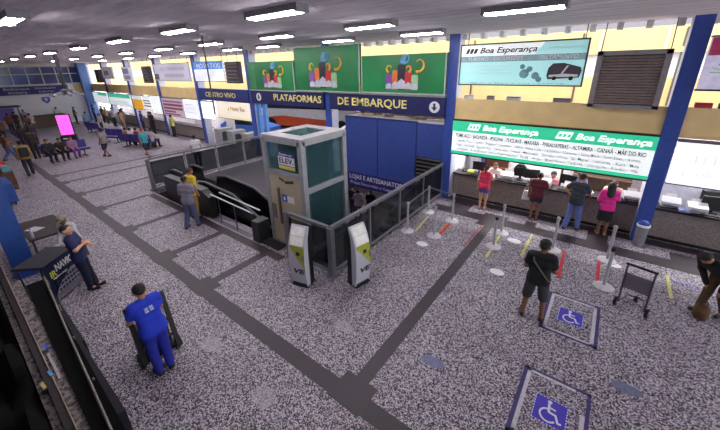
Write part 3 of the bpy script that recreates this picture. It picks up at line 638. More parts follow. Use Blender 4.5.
# stair flight on the right going down
t = thing('staircase', 'dark concrete steps going down beside the right railing', 'stairs', (0, 0, 0))
for q in range(14):
    b = MB(); b.box((-5.7, 9.3-.3*(q+1), -3.0), (-4.65, 9.3-.3*q, -.17*(q+1))); obj('step', b, mat((82, 78, 84)), t)
# ---- escalator
t = thing('escalator', 'dark escalator with pale handrails descending left of the lift', 'escalator', (0, 0, 0))
for j, y in enumerate((5.42, 6.25)):
    b = MB(); b.yz([(0, 0)]*0 or [(y-.05, -3.0), (y+.05, -3.0), (y+.05, .0), (y-.05, .0)], -11.6, -7.7)
    poly = [(-12.0, -.2), (-12.1, .42), (-11.9, .74), (-11.4, .84), (-9.6, .74), (-7.75, .05), (-7.75, -1.6), (-9.5, -.7), (-10.6, -.2)]
    b = MB(); b.xz(poly, y-.06, y+.06); bal = obj('balustrade', b, mat((20, 20, 24), .25), t)
    pts = [(-12.0, y, .05), (-12.16, y, .42), (-11.94, y, .78), (-11.4, y, .88), (-9.6, y, .78), (-7.75, y, .1)]
    b = MB(); b.tube(pts, .045, 8); obj('handrail', b, mat((96, 96, 102), .3, .3) , bal)
for q in range(10):
    b = MB(); b.box((-11.2+q*.34, 5.5, -.2-.19*q), (-10.86+q*.34, 6.17, -.02-.19*q)); b.box((-10.90+q*.34, 5.5, -.02-.19*q), (-10.86+q*.34, 6.17, -.005-.19*q)); obj('step', b, mat((58, 56, 60), .4), t)
b = MB(); b.box((-13.2, 5.4, -.2), (-11.2, 6.19, 0.0)); obj('landing_plate', b, mat((92, 90, 96), .4, .3), t)
t = thing('escalator', 'second escalator end with rounded handrails behind the barrier box', 'escalator', (0, 0, 0))
for y in (5.5, 6.35):
    b = MB(); b.xz([(-14.5, -.2), (-14.55, .42), (-14.4, .72), (-14.0, .82), (-13.4, .8), (-13.3, -.2)], y-.05, y+.05); bal = obj('balustrade', b, mat((26, 26, 30), .25), t)
    b = MB(); b.tube([(-14.48, y, .05), (-14.62, y, .42), (-14.44, y, .76), (-14.0, y, .87), (-13.3, y, .84)], .045, 8); obj('handrail', b, mat((80, 80, 86), .3, .3), bal)
b = MB(); b.box((-14.9, 5.56, -.2), (-13.25, 6.29, 0)); obj('landing_plate', b, mat((92, 90, 96), .4, .3), t)
# stairs with bright nosings in front
t = thing('stair_flight', 'steps with white nosings behind the pale kerb left of the lift door', 'stairs', (0, 0, 0))
b = MB(); b.box((-10.4, 4.76, -.12), (-7.66, 5.22, -.03)); obj('landing', b, mat((104, 98, 112), .5), t)
b = MB()
for q in range(2): b.bar((-10.05+.1*q, 4.88+.26*q, .88), (-7.75, 4.88+.26*q, .80), .03, .03)
obj('pale_rails', b, mat((225, 225, 228), .35), t)
for q in range(3):
    b = MB(); b.bar((-7.8-.9*q, 4.88, .4), (-7.8-.9*q, 4.88, .84), .03, .03); b.bar((-7.8-.9*q, 4.88, .4), (-7.8-.9*q, 4.88, -.03), .03, .03); obj('rail_post', b, DKGREY, t)
b = MB()
for q in range(5): 
    b.bar((-7.85, 4.98+.05*q, -.022), (-9.9+.25*q, 4.98+.05*q, -.022), .012, .014)
obj('nosing', b, mat((224, 222, 226)), t)
# dark machine boxes
t = thing('stairwell_barrier', 'low dark barrier box behind the man in grey at the stairwell', 'barrier', (-12.0, 4.95, 0))
b = MB(); b.xz([(-1.4, 0), (-1.45, .6), (-1.3, .9), (1.5, .9), (1.9, .75), (1.9, 0)], -.12, .12); obj('body', b, mat((30, 29, 32), .4), t)
b = MB(); b.xz([(-1.46, .6), (-1.3, .9), (1.5, .9), (1.5, .94), (-1.32, .94), (-1.5, .62)], -.13, .13); obj('cap', b, mat((92, 92, 96)), t)
t = thing('machine_box', 'dark upright box left of the lift door on the stairwell edge', 'box', (-7.5, 4.93, 0))
b = MB(); b.box((-.16, -.2, 0), (.16, .2, .66)); obj('body', b, mat((44, 44, 48), .5), t, bevel=.012)
b = MB(); b.box((.16, -.16, .02), (.9, .16, .06)); obj('threshold', b, mat((24, 22, 26)), t)

# ---- self service kiosks
KS = mat((196, 194, 204), .35, vary=.04); OLIVE = mat((176, 180, 56), .4, vary=.08)
def kiosk(loc, rz, label, slant):
    t = thing('self_service_kiosk', label, 'kiosk', loc, rz, 'self service kiosks')
    prof = [(0.0, 0), (.0, .25), (-.05, .6), (-.05, .95), (.03, 1.2), (.16, 1.46)]
    b = MB(); b.yz([(0, 0), (-.04, .3), (-.06, .7), (-.03, 1.05), (.05, 1.28), (.16, 1.48), (.22, 1.46), (.14, 1.2), (.12, .9), (.12, 0)], -.21, .21); obj('shell', b, KS, t, bevel=.008)
    b = MB(); b.yz([(.12, .02), (.13, .9), (.15, 1.2), (.22, 1.44), (.30, 1.36), (.27, .9), (.30, 0.02)], -.2, .2); obj('back', b, BLACK, t)
    def fy(z):
        P = [(0, 0), (-.04, .3), (-.06, .7), (-.03, 1.05), (.05, 1.28), (.16, 1.48)]
        P = [(y, z_) for (y, z_) in P]
        for (y0, z0), (y1, z1) in zip(P, P[1:]):
            if z0 <= z <= z1: return y0+(y1-y0)*(z-z0)/(z1-z0)
        return .16
    def skin(name, pts, off, m, par):
        zs = sorted({p[1] for p in pts})
        b = MB(); b.prism(pts, lambda u, v: (u, fy(v)-off, v), lambda u, v: (u, fy(v)+.004, v)); return obj(name, b, m, par)
    for za, zb, nm in ((.62, .7, 0), (.7, 1.05, 0)):
        pass
    b = MB()
    if True:
        rows_ = [.52, .7, .88, 1.05]
        ed = [-.02, -.12, -.2, -.25] if slant > 0 else [-.02, -.12, -.2, -.25]
        for i in range(3):
            za, zb = rows_[i], rows_[i+1]
            la, lb = (.2-.4*(za-.52)/.53, .2-.4*(zb-.52)/.53)
            b.prism([(la, za), (.205, za), (.205, zb), (lb, zb)], lambda u, v: (u, fy(v)-.006, v), lambda u, v: (u, fy(v)+.003, v))
    obj('olive_front', b, OLIVE, t)
    b = MB(); b.prism([(-.17, 1.07), (.17, 1.07), (.17, 1.26), (-.17, 1.26)], lambda u, v: (u, fy(v)-.008, v), lambda u, v: (u, fy(v)+.003, v))
    b.prism([(-.17, 1.28), (.17, 1.28), (.17, 1.45), (-.17, 1.45)], lambda u, v: (u, fy(v)-.008, v), lambda u, v: (u, fy(v)+.003, v)); obj('screen', b, mat((212, 208, 204), .12, vary=.1, emit=.25), t)
    b = MB(); b.prism([(.0, .84), (.09, .84), (.09, .92), (.0, .92)], lambda u, v: (u, fy(v)-.012, v), lambda u, v: (u, fy(v), v)); obj('card_reader', b, BLACK, t)
    b = MB(); b.prism([(.16, .72), (.205, .72), (.205, .86), (.16, .86)], lambda u, v: (u, fy(v)-.03, v), lambda u, v: (u, fy(v), v)); obj('printer_slot', b, CHROME, t)
    text('lettering', 'VE', .16, mat((40, 40, 44)), t, (.02, fy(.42)-.008, .42), width=.3, bold=.03, shear=.2)
    b = MB(); b.xz([(-.19, .03), (.19, .03), (.17, .13), (.1, .18), (-.1, .19), (-.18, .14)], -.012, .03); obj('foot_grille', b, mat((34, 34, 38)), t)
    b = MB(); b.box((-.22, -.03, 0), (.22, .32, .025)); obj('base_plate', b, BLACK, t)
    return t
kiosk((-4.98, 4.10, 0), math.radians(13), 'silver and olive self service kiosk in front of the lift corner', 1)
kiosk((-3.84, 4.98, 0), math.radians(78), 'silver and olive self service kiosk beside the railing corner, nearer the queue posts', -1)

# ---- stanchions
POST = mat((172, 170, 174), .45); BASEW = mat((206, 202, 206), .5)
def stanchion(x, y, label, h=.95, belt=None, black=True):
    t = thing('stanchion', label, 'queue post', (x, y, 0), 0, 'queue posts by the ticket counter')
    b = MB(); b.lathe([(.20, 0), (.205, .015), (.18, .035), (.06, .05), (.04, .07)], n=24); obj('base', b, BASEW, t, True)
    b = MB(); b.tube([(0, 0, .05), (0, 0, h-.08)], .034, 12); obj('post', b, POST, t, True)
    b = MB(); b.tube([(0, 0, h-.08), (0, 0, h)], .042, 12); obj('head', b, BLACK if black else POST, t, True)
    if belt:
        d = Vector((belt[0]-x, belt[1]-y, 0)); e = Vector((0, 0, h-.05))
        b = MB(); b.bar(e, e+d, .006, .045); obj('belt', b, mat((120, 118, 118)), t)
stanchion(-4.27, 7.83, 'queue post nearest the smoked glass railing', belt=(-4.36, 9.43), black=False)
stanchion(-4.36, 9.43, 'queue post beside the far end of the smoked glass railing', belt=(-3.43, 9.25), black=False)
stanchion(-3.47, 8.01, 'queue post at the near end of the red and yellow floor tape', black=False)
stanchion(-3.43, 9.25, 'queue post at the far end of the red and yellow floor tape', black=False)
stanchion(-1.89, 8.40, 'black tipped queue post on the near end of a yellow tape line', .9)
stanchion(-1.93, 9.32, 'queue post right behind the black tipped one, right of the dark strip', .92, black=False)
stanchion(-.56, 9.12, 'queue post right beyond the man in shorts', .98, black=False)
stanchion(.60, 8.04, 'tall queue post at the near end of the right hand red tape', 1.0)
stanchion(.62, 9.34, 'queue post at the far end of the right hand red tape', .98, black=False)

# ---- floor tape and stickers
def tape(a, c, col, label, w_=.06):
    a = Vector(a+(.0035,)); c = Vector(c+(.0035,)); b = MB(); b.bar(a, c, w_, .003)
    tag(obj('floor_tape', b, mat(col, .6, vary=.2, scale=20)), label, 'floor tape', 'coloured floor tape lines')
YT = (206, 200, 120); RT = (196, 50, 60)
tape((-4.2, 9.1), (-4.06, 7.95), YT, 'yellow floor tape between the first two queue posts')
tape((-3.42, 9.1), (-3.36, 7.9), (206, 60, 56), 'red floor tape between two queue posts left of the dark strip', .09)
tape((-3.47, 9.1), (-3.43, 8.4), (222, 150, 60), 'orange yellow floor tape along the left red tape', .06)
tape((-2.55, 9.7), (-2.55, 7.95), (170, 70, 84), 'thin red tape along the edge of the dark floor strip', .05)
tape((-1.92, 9.2), (-1.88, 7.75), YT, 'yellow floor tape under the black tipped queue post')
tape((-1.17, 9.75), (-1.16, 8.35), YT, 'yellow floor tape left of the man in shorts')
tape((-.29, 9.3), (-.25, 7.85), RT, 'red floor tape right of the man in shorts', .07)
tape((.47, 9.3), (.48, 8.15), RT, 'red floor tape running to the tall queue post', .07)
tape((1.77, 9.4), (1.76, 8.4), YT, 'yellow floor tape at the far right')
WORN = speckle((120, 110, 122), (170, 162, 174), (204, 198, 206), 80, 'worn_sticker', .6, (.25, .6))
def sticker(x, y, a, b_, col, label, rz=0, n=20, grp='worn floor stickers', txt=None):
    t = thing('floor_sticker', label, 'floor sticker', (x, y, 0), rz, grp)
    b = MB(); b.xy([(a*math.cos(2*PI*k/n), b_*math.sin(2*PI*k/n)) for k in range(n)], .001, .0055); obj('disc', b, WORN if y < 5 and sum(col) > 500 else WHITE if sum(col) > 500 else mat(col, .6, vary=.4, scale=40), t)
for x, y, r, lab in ((-3.42, 1.89, .2, 'pale worn round sticker below the main dark strip at bottom centre'), (-5.05, 1.95, .2, 'pale worn round sticker right of the man in blue overalls'), (-3.37, 3.72, .17, 'pale worn round sticker right of the first kiosk base'), (-3.55, 7.4, .16, 'white round sticker in front of the queue posts'), (-1.47, 7.25, .16, 'white round sticker on the floor left of the man in shorts'), (-1.5, 9.05, .17, 'white patch sticker beyond the black tipped queue post'), (.78, 9.2, .14, 'white square patch beside the red tape and tall queue post')):
    sticker(x, y, r*1.05, r*.8, (196, 190, 200), lab)
for x, y, lab, c in ((-1.6, 4.0, 'faint blue worn sticker left of the lower accessible bay', (120, 120, 156)), (1.0, 5.3, 'faint blue worn sticker right of the accessible bays', (110, 112, 140))): sticker(x, y, .2, .1, c, lab, .1)
t = thing('floor_lettering', 'small blue lettering on the floor left of the trolley at right', 'floor sticker', (2.2, 9.1, 0)); text('lettering', 'AGUARDE AQUI', .14, mat((80, 76, 180)), t, (0, .08, .004), rot=(0, 0, 0), width=.75, ext=.002); text('lettering', 'sua vez', .1, mat((110, 106, 190)), t, (.1, -.1, .004), rot=(0, 0, 0), width=.5, ext=.002)
t = thing('floor_lettering', 'small blue lettering on the floor beyond the yellow tape', 'floor sticker', (-1.45, 9.42, 0)); text('lettering', 'AGUARDE', .14, mat((84, 84, 170)), t, (0, 0, .004), rot=(0, 0, 0), width=.6, ext=.002)
t = thing('floor_lettering', 'white lettering on the floor between the two red tapes', 'floor sticker', (.13, 9.0, 0)); text('lettering', 'Pausa', .2, mat((210, 206, 212)), t, (0, 0, .004), rot=(0, 0, 0), width=.55, ext=.002)

# ---- accessible bays
ISAB = mat((72, 58, 186), .5, vary=.06); LINEW = mat((204, 202, 208), .6, vary=.15, scale=14); LINEB = mat((62, 52, 108), .6, vary=.2)
def bay(loc, label, worn):
    t = thing('accessible_bay', label, 'floor marking', loc, 0, 'accessible waiting bays on the floor'); z0, z1 = .001, .0055
    b = MB(); b.box((-.46, -.64, z0), (-.40, .64, z1)); b.box((.41, -.64, z0), (.46, .64, z1)); b.box((-.46, -.64, z0), (.46, -.60, z1)); b.box((-.46, .60, z0), (.46, .64, z1)); obj('outer_border', b, LINEB, t)
    b = MB(); b.box((-.40, -.60, z0), (-.345, .60, z1)); b.box((-.40, -.60, z0), (.40, -.555, z1)); b.box((-.40, .555, z0), ((.40, .26)[worn], .60, z1)); b.box((.35, -.60, z0), (.405, (.60, .2)[worn], z1)); obj('inner_border', b, LINEW, t)
    s = obj('blue_square', MB().box((-.215, -.24, z0), (.215, .22, z1)), ISAB, t)
    b = MB()
    q0, q1 = z1, z1+.002
    def dash(x0, y0, x1, y1):
        n = 9
        for k_ in range(n): 
            u0, u1 = k_/n, (k_+.6)/n
            b.bar((x0+(x1-x0)*u0, y0+(y1-y0)*u0, q0), (x0+(x1-x0)*u1, y0+(y1-y0)*u1, q0), .012, .003)
    dash(-.205, -.23, .205, -.23); dash(-.205, .21, .205, .21); dash(-.205, -.23, -.205, .21); dash(.205, -.23, .205, .21)
    obj('dashed_line', b, WHITE, s)
    b = MB(); S = WHITE
    b.xy([(-.02+.03*math.cos(2*PI*k/12), .15+.03*math.sin(2*PI*k/12)) for k in range(12)], q0, q1)
    b.bar((-.025, .12, q0), (-.015, -.02, q0), .034, .003); b.bar((-.02, .06, q0), (.07, .05, q0), .026, .003)
    b.bar((-.02, -.02, q0), (.075, -.03, q0), .032, .003); b.bar((.07, -.02, q0), (.115, -.145, q0), .03, .003); b.bar((.11, -.14, q0), (.155, -.125, q0), .026, .003)
    for k_ in range(12):
        a0 = math.radians(95+k_*19); a1 = math.radians(95+(k_+1.1)*19); cx, cy, R = -.015, -.08, .105
        b.bar((cx+R*math.cos(a0), cy+R*math.sin(a0), q0), (cx+R*math.cos(a1), cy+R*math.sin(a1), q0), .026, .003)
    obj('wheelchair_symbol', b, WHITE, s)
bay((.13, 6.56, 0), 'accessible bay marking with wheelchair symbol beside the man in shorts', 0)
bay((.12, 4.22, 0), 'accessible bay marking with worn corner at the bottom edge of the photo', 1)

# ---- luggage trolley
t = thing('luggage_trolley', 'grey empty luggage trolley standing right of the tall queue post', 'trolley', (1.03, 7.36, 0), math.radians(-14))
TR = mat((76, 74, 78), .4, .3)
b = MB()
for s in (-.27, .27): b.tube([(s*.78, .1, .1), (s*.78, .04, .6), (s*.78, 0, 1.05)], .018, 8)
obj('upright', b, TR, t)
b = MB(); b.tube([(-.24, 0, 1.04), (.24, 0, 1.04)], .025, 8); obj('handle', b, BLACK, t)
b = MB(); b.cbox((0, .045, .66), (.41, .015, .36), 0, 0, .1); obj('advert_panel', b, mat((112, 108, 112), .4), t)
b = MB(); b.tube([(-.2, .1, .12), (-.13, .5, .1), (.13, .5, .1), (.2, .1, .12)], .016, 8); obj('load_frame', b, TR, t)
for s in (-.25, .25):
    b = MB(); b.tube([(s-.025, .1, .09), (s+.025, .1, .09)], .09, 16); wl = obj('wheel', b, RUBBER, t)
    b = MB(); b.tube([(s-.028, .1, .09), (s+.028, .1, .09)], .035, 10); obj('hub', b, STEEL, wl)
b = MB(); b.tube([(-.03, .52, .06), (.03, .52, .06)], .06, 12); obj('wheel', b, RUBBER, t)
# ---- hand truck of the worker
t = thing('hand_truck', 'black hand truck held by the man in blue overalls', 'hand truck', (-5.52, 1.29, 0), math.radians(90))
b = MB()
for s in (-.27, .27): b.bar((s, -.1, .1), (s, .12, 1.15), .07, .05)
obj('side_rail', b, BLACK, t)
b = MB()
for z in (.35, .65, .95): b.bar((-.27, -.1+.21*(z-.1), z), (.27, -.1+.21*(z-.1), z), .05, .03)
obj('crossbars', b, BLACK, t)
b = MB(); b.box((-.29, .0, .02), (.29, .34, .05)); obj('toe_plate', b, mat((32, 32, 34), .5, .4), t)
for s in (-.3, .3):
    b = MB(); b.tube([(s-.03, -.0, .11), (s+.03, -.0, .11)], .11, 18); wl = obj('wheel', b, RUBBER, t)
    b = MB(); b.tube([(s-.035, 0, .11), (s+.035, 0, .11)], .04, 12); obj('hub', b, DKGREY, wl)
b = MB(); b.box((-.25, .16, .06), (.25, .36, .62)); tag(obj('dark_luggage', b, mat((26, 30, 28), .7)), 'dark flat box loaded on the black hand truck', 'luggage')
bpy.data.objects['dark_luggage'].location = (-5.52, 1.29, 0); bpy.data.objects['dark_luggage'].rotation_euler = (0, 0, PI/2)

# ---- stall with NAVIO banner
t = thing('stall_table', 'dark cloth covered stall table with a ship banner on its front', 'table', (-9.62, .50, 0), math.radians(133))
# local x runs along world +Y, local -y faces world +X
b = MB(); b.box((-.42, -.5, .84), (.50, .12, .88)); obj('tabletop', b, mat((44, 44, 50), .6), t)
b = MB()
for sx in (-.38, .42):
    for sy in (-.4, .05): b.tube([(sx, sy, 0), (sx, sy, .84)], .02, 8)
obj('legs_frame', b, DKGREY, t)
b = MB()
N = 12
def wav(u): return .03*math.sin(u*9)
pan = [(-.46+.98*k/N) for k in range(N+1)]
b.add([(u, -.53+wav(u)*.3, .885) for u in pan]+[(u, -.56-.03*math.sin(u*7), .05) for u in pan]+[(u, -.51+wav(u)*.3, .885) for u in pan]+[(u, -.54-.03*math.sin(u*7), .05) for u in pan],
      [(i, i+1, N+2+i, N+1+i) for i in range(N)]+[(2*(N+1)+i, 3*(N+1)+i, 3*(N+1)+i+1, 2*(N+1)+i+1) for i in range(N)]+[(N+1+i, N+2+i, 3*(N+1)+i+1, 3*(N+1)+i) for i in range(N)])
bn = obj('banner', b, mat((24, 28, 66), .5), t)
text('lettering', 'NAVIO', .22, WHITE, bn, (-.02, -.60, .74), width=.5, bold=.03)
text('lettering', 'IR', .2, mat((206, 214, 70)), bn, (-.36, -.60, .66), width=.16, bold=.02)
text('lettering', 'É', .2, mat((206, 214, 70)), bn, (.31, -.60, .76), width=.08, bold=.02)
text('lettering', 'viagens e cargas', .07, WHITE, bn, (-.2, -.60, .56), width=.4)
ship = obj('ship_print', MB().xz([(-.44, .2), (.46, .2), (.5, .34), (.42, .52), (.1, .56), (-.1, .46), (-.3, .36)], -.606, -.6), mat((150, 148, 164), .5), bn)
b = MB()
for r_ in range(3):
    for q in range(9): b.box((-.36+q*.09, -.612, .22+r_*.1), (-.30+q*.09, -.605, .28+r_*.1))
obj('window_print', b, mat((54, 50, 70)), ship)
obj('pebble_print', MB().xz([(-.46, .06), (.5, .06), (.5, .19), (-.46, .19)], -.606, -.6), mat((122, 112, 124), .6, vary=.5, scale=40), bn)
t = thing('stall_board', 'dark brown table top with a white sheet behind the ship banner stall', 'table', (-12.0, 1.02, 0), math.radians(2))
b = MB(); b.box((-.82, -.42, .70), (.82, .42, .75)); obj('tabletop', b, mat((60, 52, 47), .7), t)
for sx in (-.76, .76):
    for sy in (-.36, .36):
        b = MB(); b.cbox((sx, sy, .35), (.05, .05, .7)); obj('leg', b, DKGREY, t)
b = MB(); b.cbox((-11.95, .86, .754), (.36, .26, .004), 0, .5); tag(obj('paper_sheet', b, mat((196, 190, 206))), 'white paper sheet lying on the dark brown table', 'paper')
t = thing('bottle', 'grey bottle standing on the table corner by the blue column', 'bottle', (-11.3, .72, .75))
b = MB(); b.lathe([(.035, 0), (.04, .02), (.04, .16), (.015, .2), (.015, .24)], n=14); obj('body', b, mat((170, 170, 176), .3), t, True)
b = MB(); b.lathe([(.018, .235), (.018, .26)], n=10); obj('cap', b, mat((60, 80, 150)), t)

# ---- dark barrier structure in the lower left
def long_slab(name, p0, p1, w_, z0, z1, m, parent):
    a = Vector((p0[0], p0[1], 0)); c = Vector((p1[0], p1[1], 0)); d = (c-a).normalized(); n_ = Vector((-d.y, d.x, 0))
    b = MB(); b.add([a+Vector((0, 0, z0)), c+Vector((0, 0, z0)), c+n_*w_+Vector((0, 0, z0)), a+n_*w_+Vector((0, 0, z0)), a+Vector((0, 0, z1)), c+Vector((0, 0, z1)), c+n_*w_+Vector((0, 0, z1)), a+n_*w_+Vector((0, 0, z1))],
        [(3,2,1,0),(4,5,6,7),(0,1,5,4),(1,2,6,5),(2,3,7,6),(3,0,4,7)]); return obj(name, b, m, parent)
GRAN = speckle((70, 62, 60), (112, 102, 100), (140, 130, 126), 26, 'grey_granite', .6)
K = 3.75/4.75
t = thing('dark_barrier', 'long black barrier with a thin steel rail at lower left', 'barrier', (0, 0, 0))
long_slab('panel', (-8.2, .185), (-3.3, .085), .24, 0, .98, mat((13, 12, 13), .9), t)
b = MB(); b.tube([(-8.2, .46, 1.02), (-6.2, .35, 1.02), (-3.3, .21, 1.02)], .014, 8); obj('rail', b, mat((128, 122, 116), .4, .3), t)
for q in range(5):
    xx = -8.0+q*1.1; b = MB(); b.tube([(xx, .47-.05*q, .9), (xx, .47-.05*q, 1.02)], .012, 6); obj('rail_stud', b, STEEL, t)
b = MB(); b.box((-8.1, .38, 0), (-6.2, .50, .6)); b.box((-6.2, .34, 0), (-4.2, .45, .7)); obj('skirt', b, mat((30, 26, 38), .8), t)
t = thing('granite_bench', 'grey granite coping in jointed sections between brown rails', 'coping', (0, 0, 0))
for q in range(4):
    xa = -8.6+q*1.35; xb = xa+1.33
    ya = .165+(-.04)*(xa+8.6)/5.3; yb = .165+(-.04)*(xb+8.6)/5.3
    long_slab('coping_section', (xa, ya-.145), (xb, yb-.135), .14, .3, .95, GRAN, t)
t = thing('brown_rail', 'long dark brown handrail board at lower left', 'rail', (0, 0, 0))
long_slab('board', (-9.6, -.075), (-3.3, -.08), .085, .3, 1.0, mat((40, 30, 30), .6), t)
b = MB(); b.tube([(-9.6, .01, 1.01), (-3.3, .0, 1.01)], .008, 6); obj('edge_strip', b, mat((150, 128, 110), .4), t)
t = thing('granite_strip', 'narrow grey granite strip left of the brown handrail', 'coping', (0, 0, 0))
long_slab('coping', (-9.6, -.16), (-3.3, -.165), .08, .2, .93, GRAN, t)
for i, (x, y, c, lab) in enumerate(((-5.25, .0, (90, 150, 200), 'small blue wrapper on the brown handrail'), (-5.1, -.1, (214, 190, 120), 'small yellow wrapper on the narrow granite strip'), (-5.9, .07, (70, 90, 190), 'small blue label at the end of a white strip on the granite coping'))):
    b = MB(); b.cbox((x, y, 1.0+.012), (.14, .035, .02), 0, .1); tag(obj('wrapper', b, mat(c, .5, vary=.5, scale=40)), lab, 'wrapper')
b = MB(); b.cbox((-5.45, .06, .965), (.65, .03, .008)); tag(obj('white_strip', b, mat((186, 176, 176), .5, vary=.3, scale=20)), 'white tape strip along the granite coping', 'tape')
t = thing('black_drape', 'black draped sheets heaped at the lower left corner', 'cover', (0, 0, 0))
b = MB(); n = 26
vs = []; fs = []
for i in range(n+1):
    for j in range(9):
        x = -9.6+6.4*i/n; y = -.18-.95*j/8
        vs.append((x, y, 1.0+.12*math.sin(i*.9+j*1.3)+.08*math.sin(j*2.4+i*.3)-.03*j))
for i in range(n):
    for j in range(8): fs.append((i*9+j, (i+1)*9+j, (i+1)*9+j+1, i*9+j+1))
m0 = len(vs); vs += [(v[0], v[1], 0) for v in vs]
for i in range(n):
    for j in range(8): fs.append((m0+i*9+j, m0+i*9+j+1, m0+(i+1)*9+j+1, m0+(i+1)*9+j))
for i in range(n): fs += [(i*9, m0+i*9, m0+(i+1)*9, (i+1)*9), (i*9+8, (i+1)*9+8, m0+(i+1)*9+8, m0+i*9+8)]
for j in range(8): fs += [(j, j+1, m0+j+1, m0+j), (n*9+j, m0+n*9+j, m0+n*9+j+1, n*9+j+1)]
b.add(vs, fs); obj('sheet', b, mat((10, 10, 11), .9, vary=.4, scale=3), t, True)

# ---- blue cart and goods stall at the left edge
t = thing('blue_cart', 'blue box cart on short legs behind the blue column', 'cart', (-18.3, .75, 0))
b = MB(); b.box((-.8, -.4, .12), (.7, .42, .85)); obj('box', b, mat((38, 84, 160), .5), t, bevel=.02)
for sx in (-.6, .55):
    for sy in (-.3, .32):
        b = MB(); b.cbox((sx, sy, .07), (.06, .06, .14)); obj('leg', b, BLACK, t)
t = thing('goods_stall', 'brown crate stall with colourful goods beyond the blue cart', 'stall', (-21.3, 1.05, 0))
b = MB(); b.box((-1.2, -.6, 0), (1.2, .45, .8)); obj('crate', b, mat((110, 74, 56), .7, vary=.4, scale=6), t)
for i in range(10):
    c = [(206, 84, 60), (220, 220, 226), (80, 170, 190), (210, 60, 60), (150, 100, 70)][i % 5]
    b = MB(); random.seed(i); b.cbox((-21.3+random.uniform(-1, 1), 1.05+random.uniform(-.3, .3), .8+.1), (.3, .24, .2), 0, random.random())
    tag(obj('packet', b, mat(c)), ['red', 'white', 'teal', 'bright red', 'brown'][i % 5]+' packet on the goods stall, '+('near half' if i < 5 else 'far half'), 'packet', 'packets on the goods stall')

# ---- advert totem
t = thing('advert_totem', 'tall screen totem glowing pink in the middle of the far hall', 'totem', (-31.6, 5.8, 0), math.radians(66))
b = MB(); b.box((-.42, -.09, .40), (.42, .09, 1.95)); obj('case', b, BLACK, t, bevel=.02)
b = MB(); b.box((-.37, -.1, .48), (.37, -.09, 1.9)); obj('screen', b, mat((252, 96, 214), .3, vary=.12, scale=1.2, emit=1.1), t)
b = MB(); b.box((-.46, -.25, 0), (.46, .25, .42)); obj('base', b, mat((26, 24, 30)), t, bevel=.02)
b = MB(); b.box((-.3, -.26, .18), (.1, -.25, .27)); obj('badge', b, WHITE, t)

# ---- waiting seats
SEATB = mat((48, 42, 124), .4)
def bench(loc, rz, n, label):
    t = thing('waiting_bench', label, 'bench', loc, rz, 'blue waiting room benches'); L = n*.56
    b = MB(); b.bar((-L/2, 0, .36), (L/2, 0, .36), .07, .06)
    obj('beam', b, DKGREY, t)
    for s in (-1, 1):
        b = MB(); x = s*(L/2-.3); b.bar((x, 0, .36), (x, 0, .05), .05, .05); b.bar((x, -.28, .03), (x, .28, .03), .05, .05); obj('leg', b, DKGREY, t)
    for k_ in range(n):
        x = -L/2+.28+k_*.56
        b = MB(); b.cbox((x, .02, .43), (.5, .46, .05), 0, 0, .05); obj('seat', b, SEATB, t, bevel=.015)
        b = MB(); b.cbox((x, -.25, .70), (.5, .05, .46), 0, 0, .2); obj('backrest', b, SEATB, t, bevel=.015)
bench((-24.6, 7.9, 0), math.radians(20), 5, 'blue bench crowded with seated people beyond the stairwell')
bench((-28.0, 7.4, 0), math.radians(200), 3, 'empty blue bench left of the crowded one')
bench((-25.0, 4.3, 0), math.radians(280), 4, 'blue bench with seated people in front of the pink totem')
bench((-29.0, 3.6, 0), math.radians(10), 3, 'empty blue bench left of the pink totem')
bench((-33.5, 8.0, 0), math.radians(10), 4, 'dark blue bench far off near the striped shirted person')
bench((-34.0, 3.6, 0), math.radians(0), 4, 'bench at the far left before the information desk')

# ---- information desk at the far end
t = thing('reception_desk', 'long olive brown desk in front of the pale end wall', 'desk', (-42.2, 6.6, 0))
b = MB(); b.box((-.4, -1.3, 0), (.4, 1.3, 1.05)); obj('body', b, mat((96, 84, 70), .6), t)
b = MB(); b.box((-.45, -1.35, 1.05), (.5, 1.35, 1.1)); obj('top', b, mat((70, 60, 54)), t)
t = thing('gazebo', 'flat dark kiosk canopy with a lilac panel left of the desk', 'kiosk', (-42.5, 3.5, 0))
b = MB(); b.box((-.8, -1.6, 2.0), (.8, 1.6, 2.1)); obj('canopy', b, mat((60, 46, 96)), t)
for sy in (-1.4, 1.4):
    b = MB(); b.cbox((.6, sy, 1.0), (.08, .08, 2.0)); obj('post', b, DKGREY, t)
b = MB(); b.box((-.2, -.6, .9), (-.1, 1.2, 1.9)); obj('panel', b, mat((120, 104, 200), .5), t)
t = thing('end_sign', 'long navy sign with white lettering high on the far end wall', 'sign', (-43.9, 3.2, 0))
b = MB(); b.box((-.06, -6, 2.92), (.06, 6.0, 3.66)); obj('panel', b, mat((36, 28, 116), .5), t)
for yy, s, wd in ((-.3, 'ATENDIMENTO', 1.9), (2.3, 'Embarque', 1.7), (4.3, 'Informações', 1.5)):
    text('lettering', s, .25, WHITE, t, (.07, yy, 3.44), rot=(PI/2, 0, PI/2), width=wd); text('lettering', s[:6], .22, WHITE, t, (.07, yy, 3.12), rot=(PI/2, 0, PI/2), width=wd*.7)
t = thing('wall_emblem', 'small purple shield emblem on the pale end wall', 'emblem', (-43.98, 7.3, 2.3))
b = MB(); b.yz([(-.3, .3), (.3, .3), (.28, -.05), (0, -.32), (-.28, -.05)], 0, .03); obj('shield', b, mat((84, 74, 190)), t)
b = MB(); b.yz([(-.15, .2), (.15, .2), (.12, 0), (0, -.15), (-.12, 0)], .03, .04); obj('shield_centre', b, mat((190, 190, 230)), t)
t = thing('wall_emblem', 'white oval lettering emblem on the pale end wall at far left', 'emblem', (-43.98, 4.9, 2.15))
b = MB(); b.yz([(.85*math.cos(2*PI*k/22), .26*math.sin(2*PI*k/22)) for k in range(22)], 0, .03); obj('oval', b, WHITE, t)

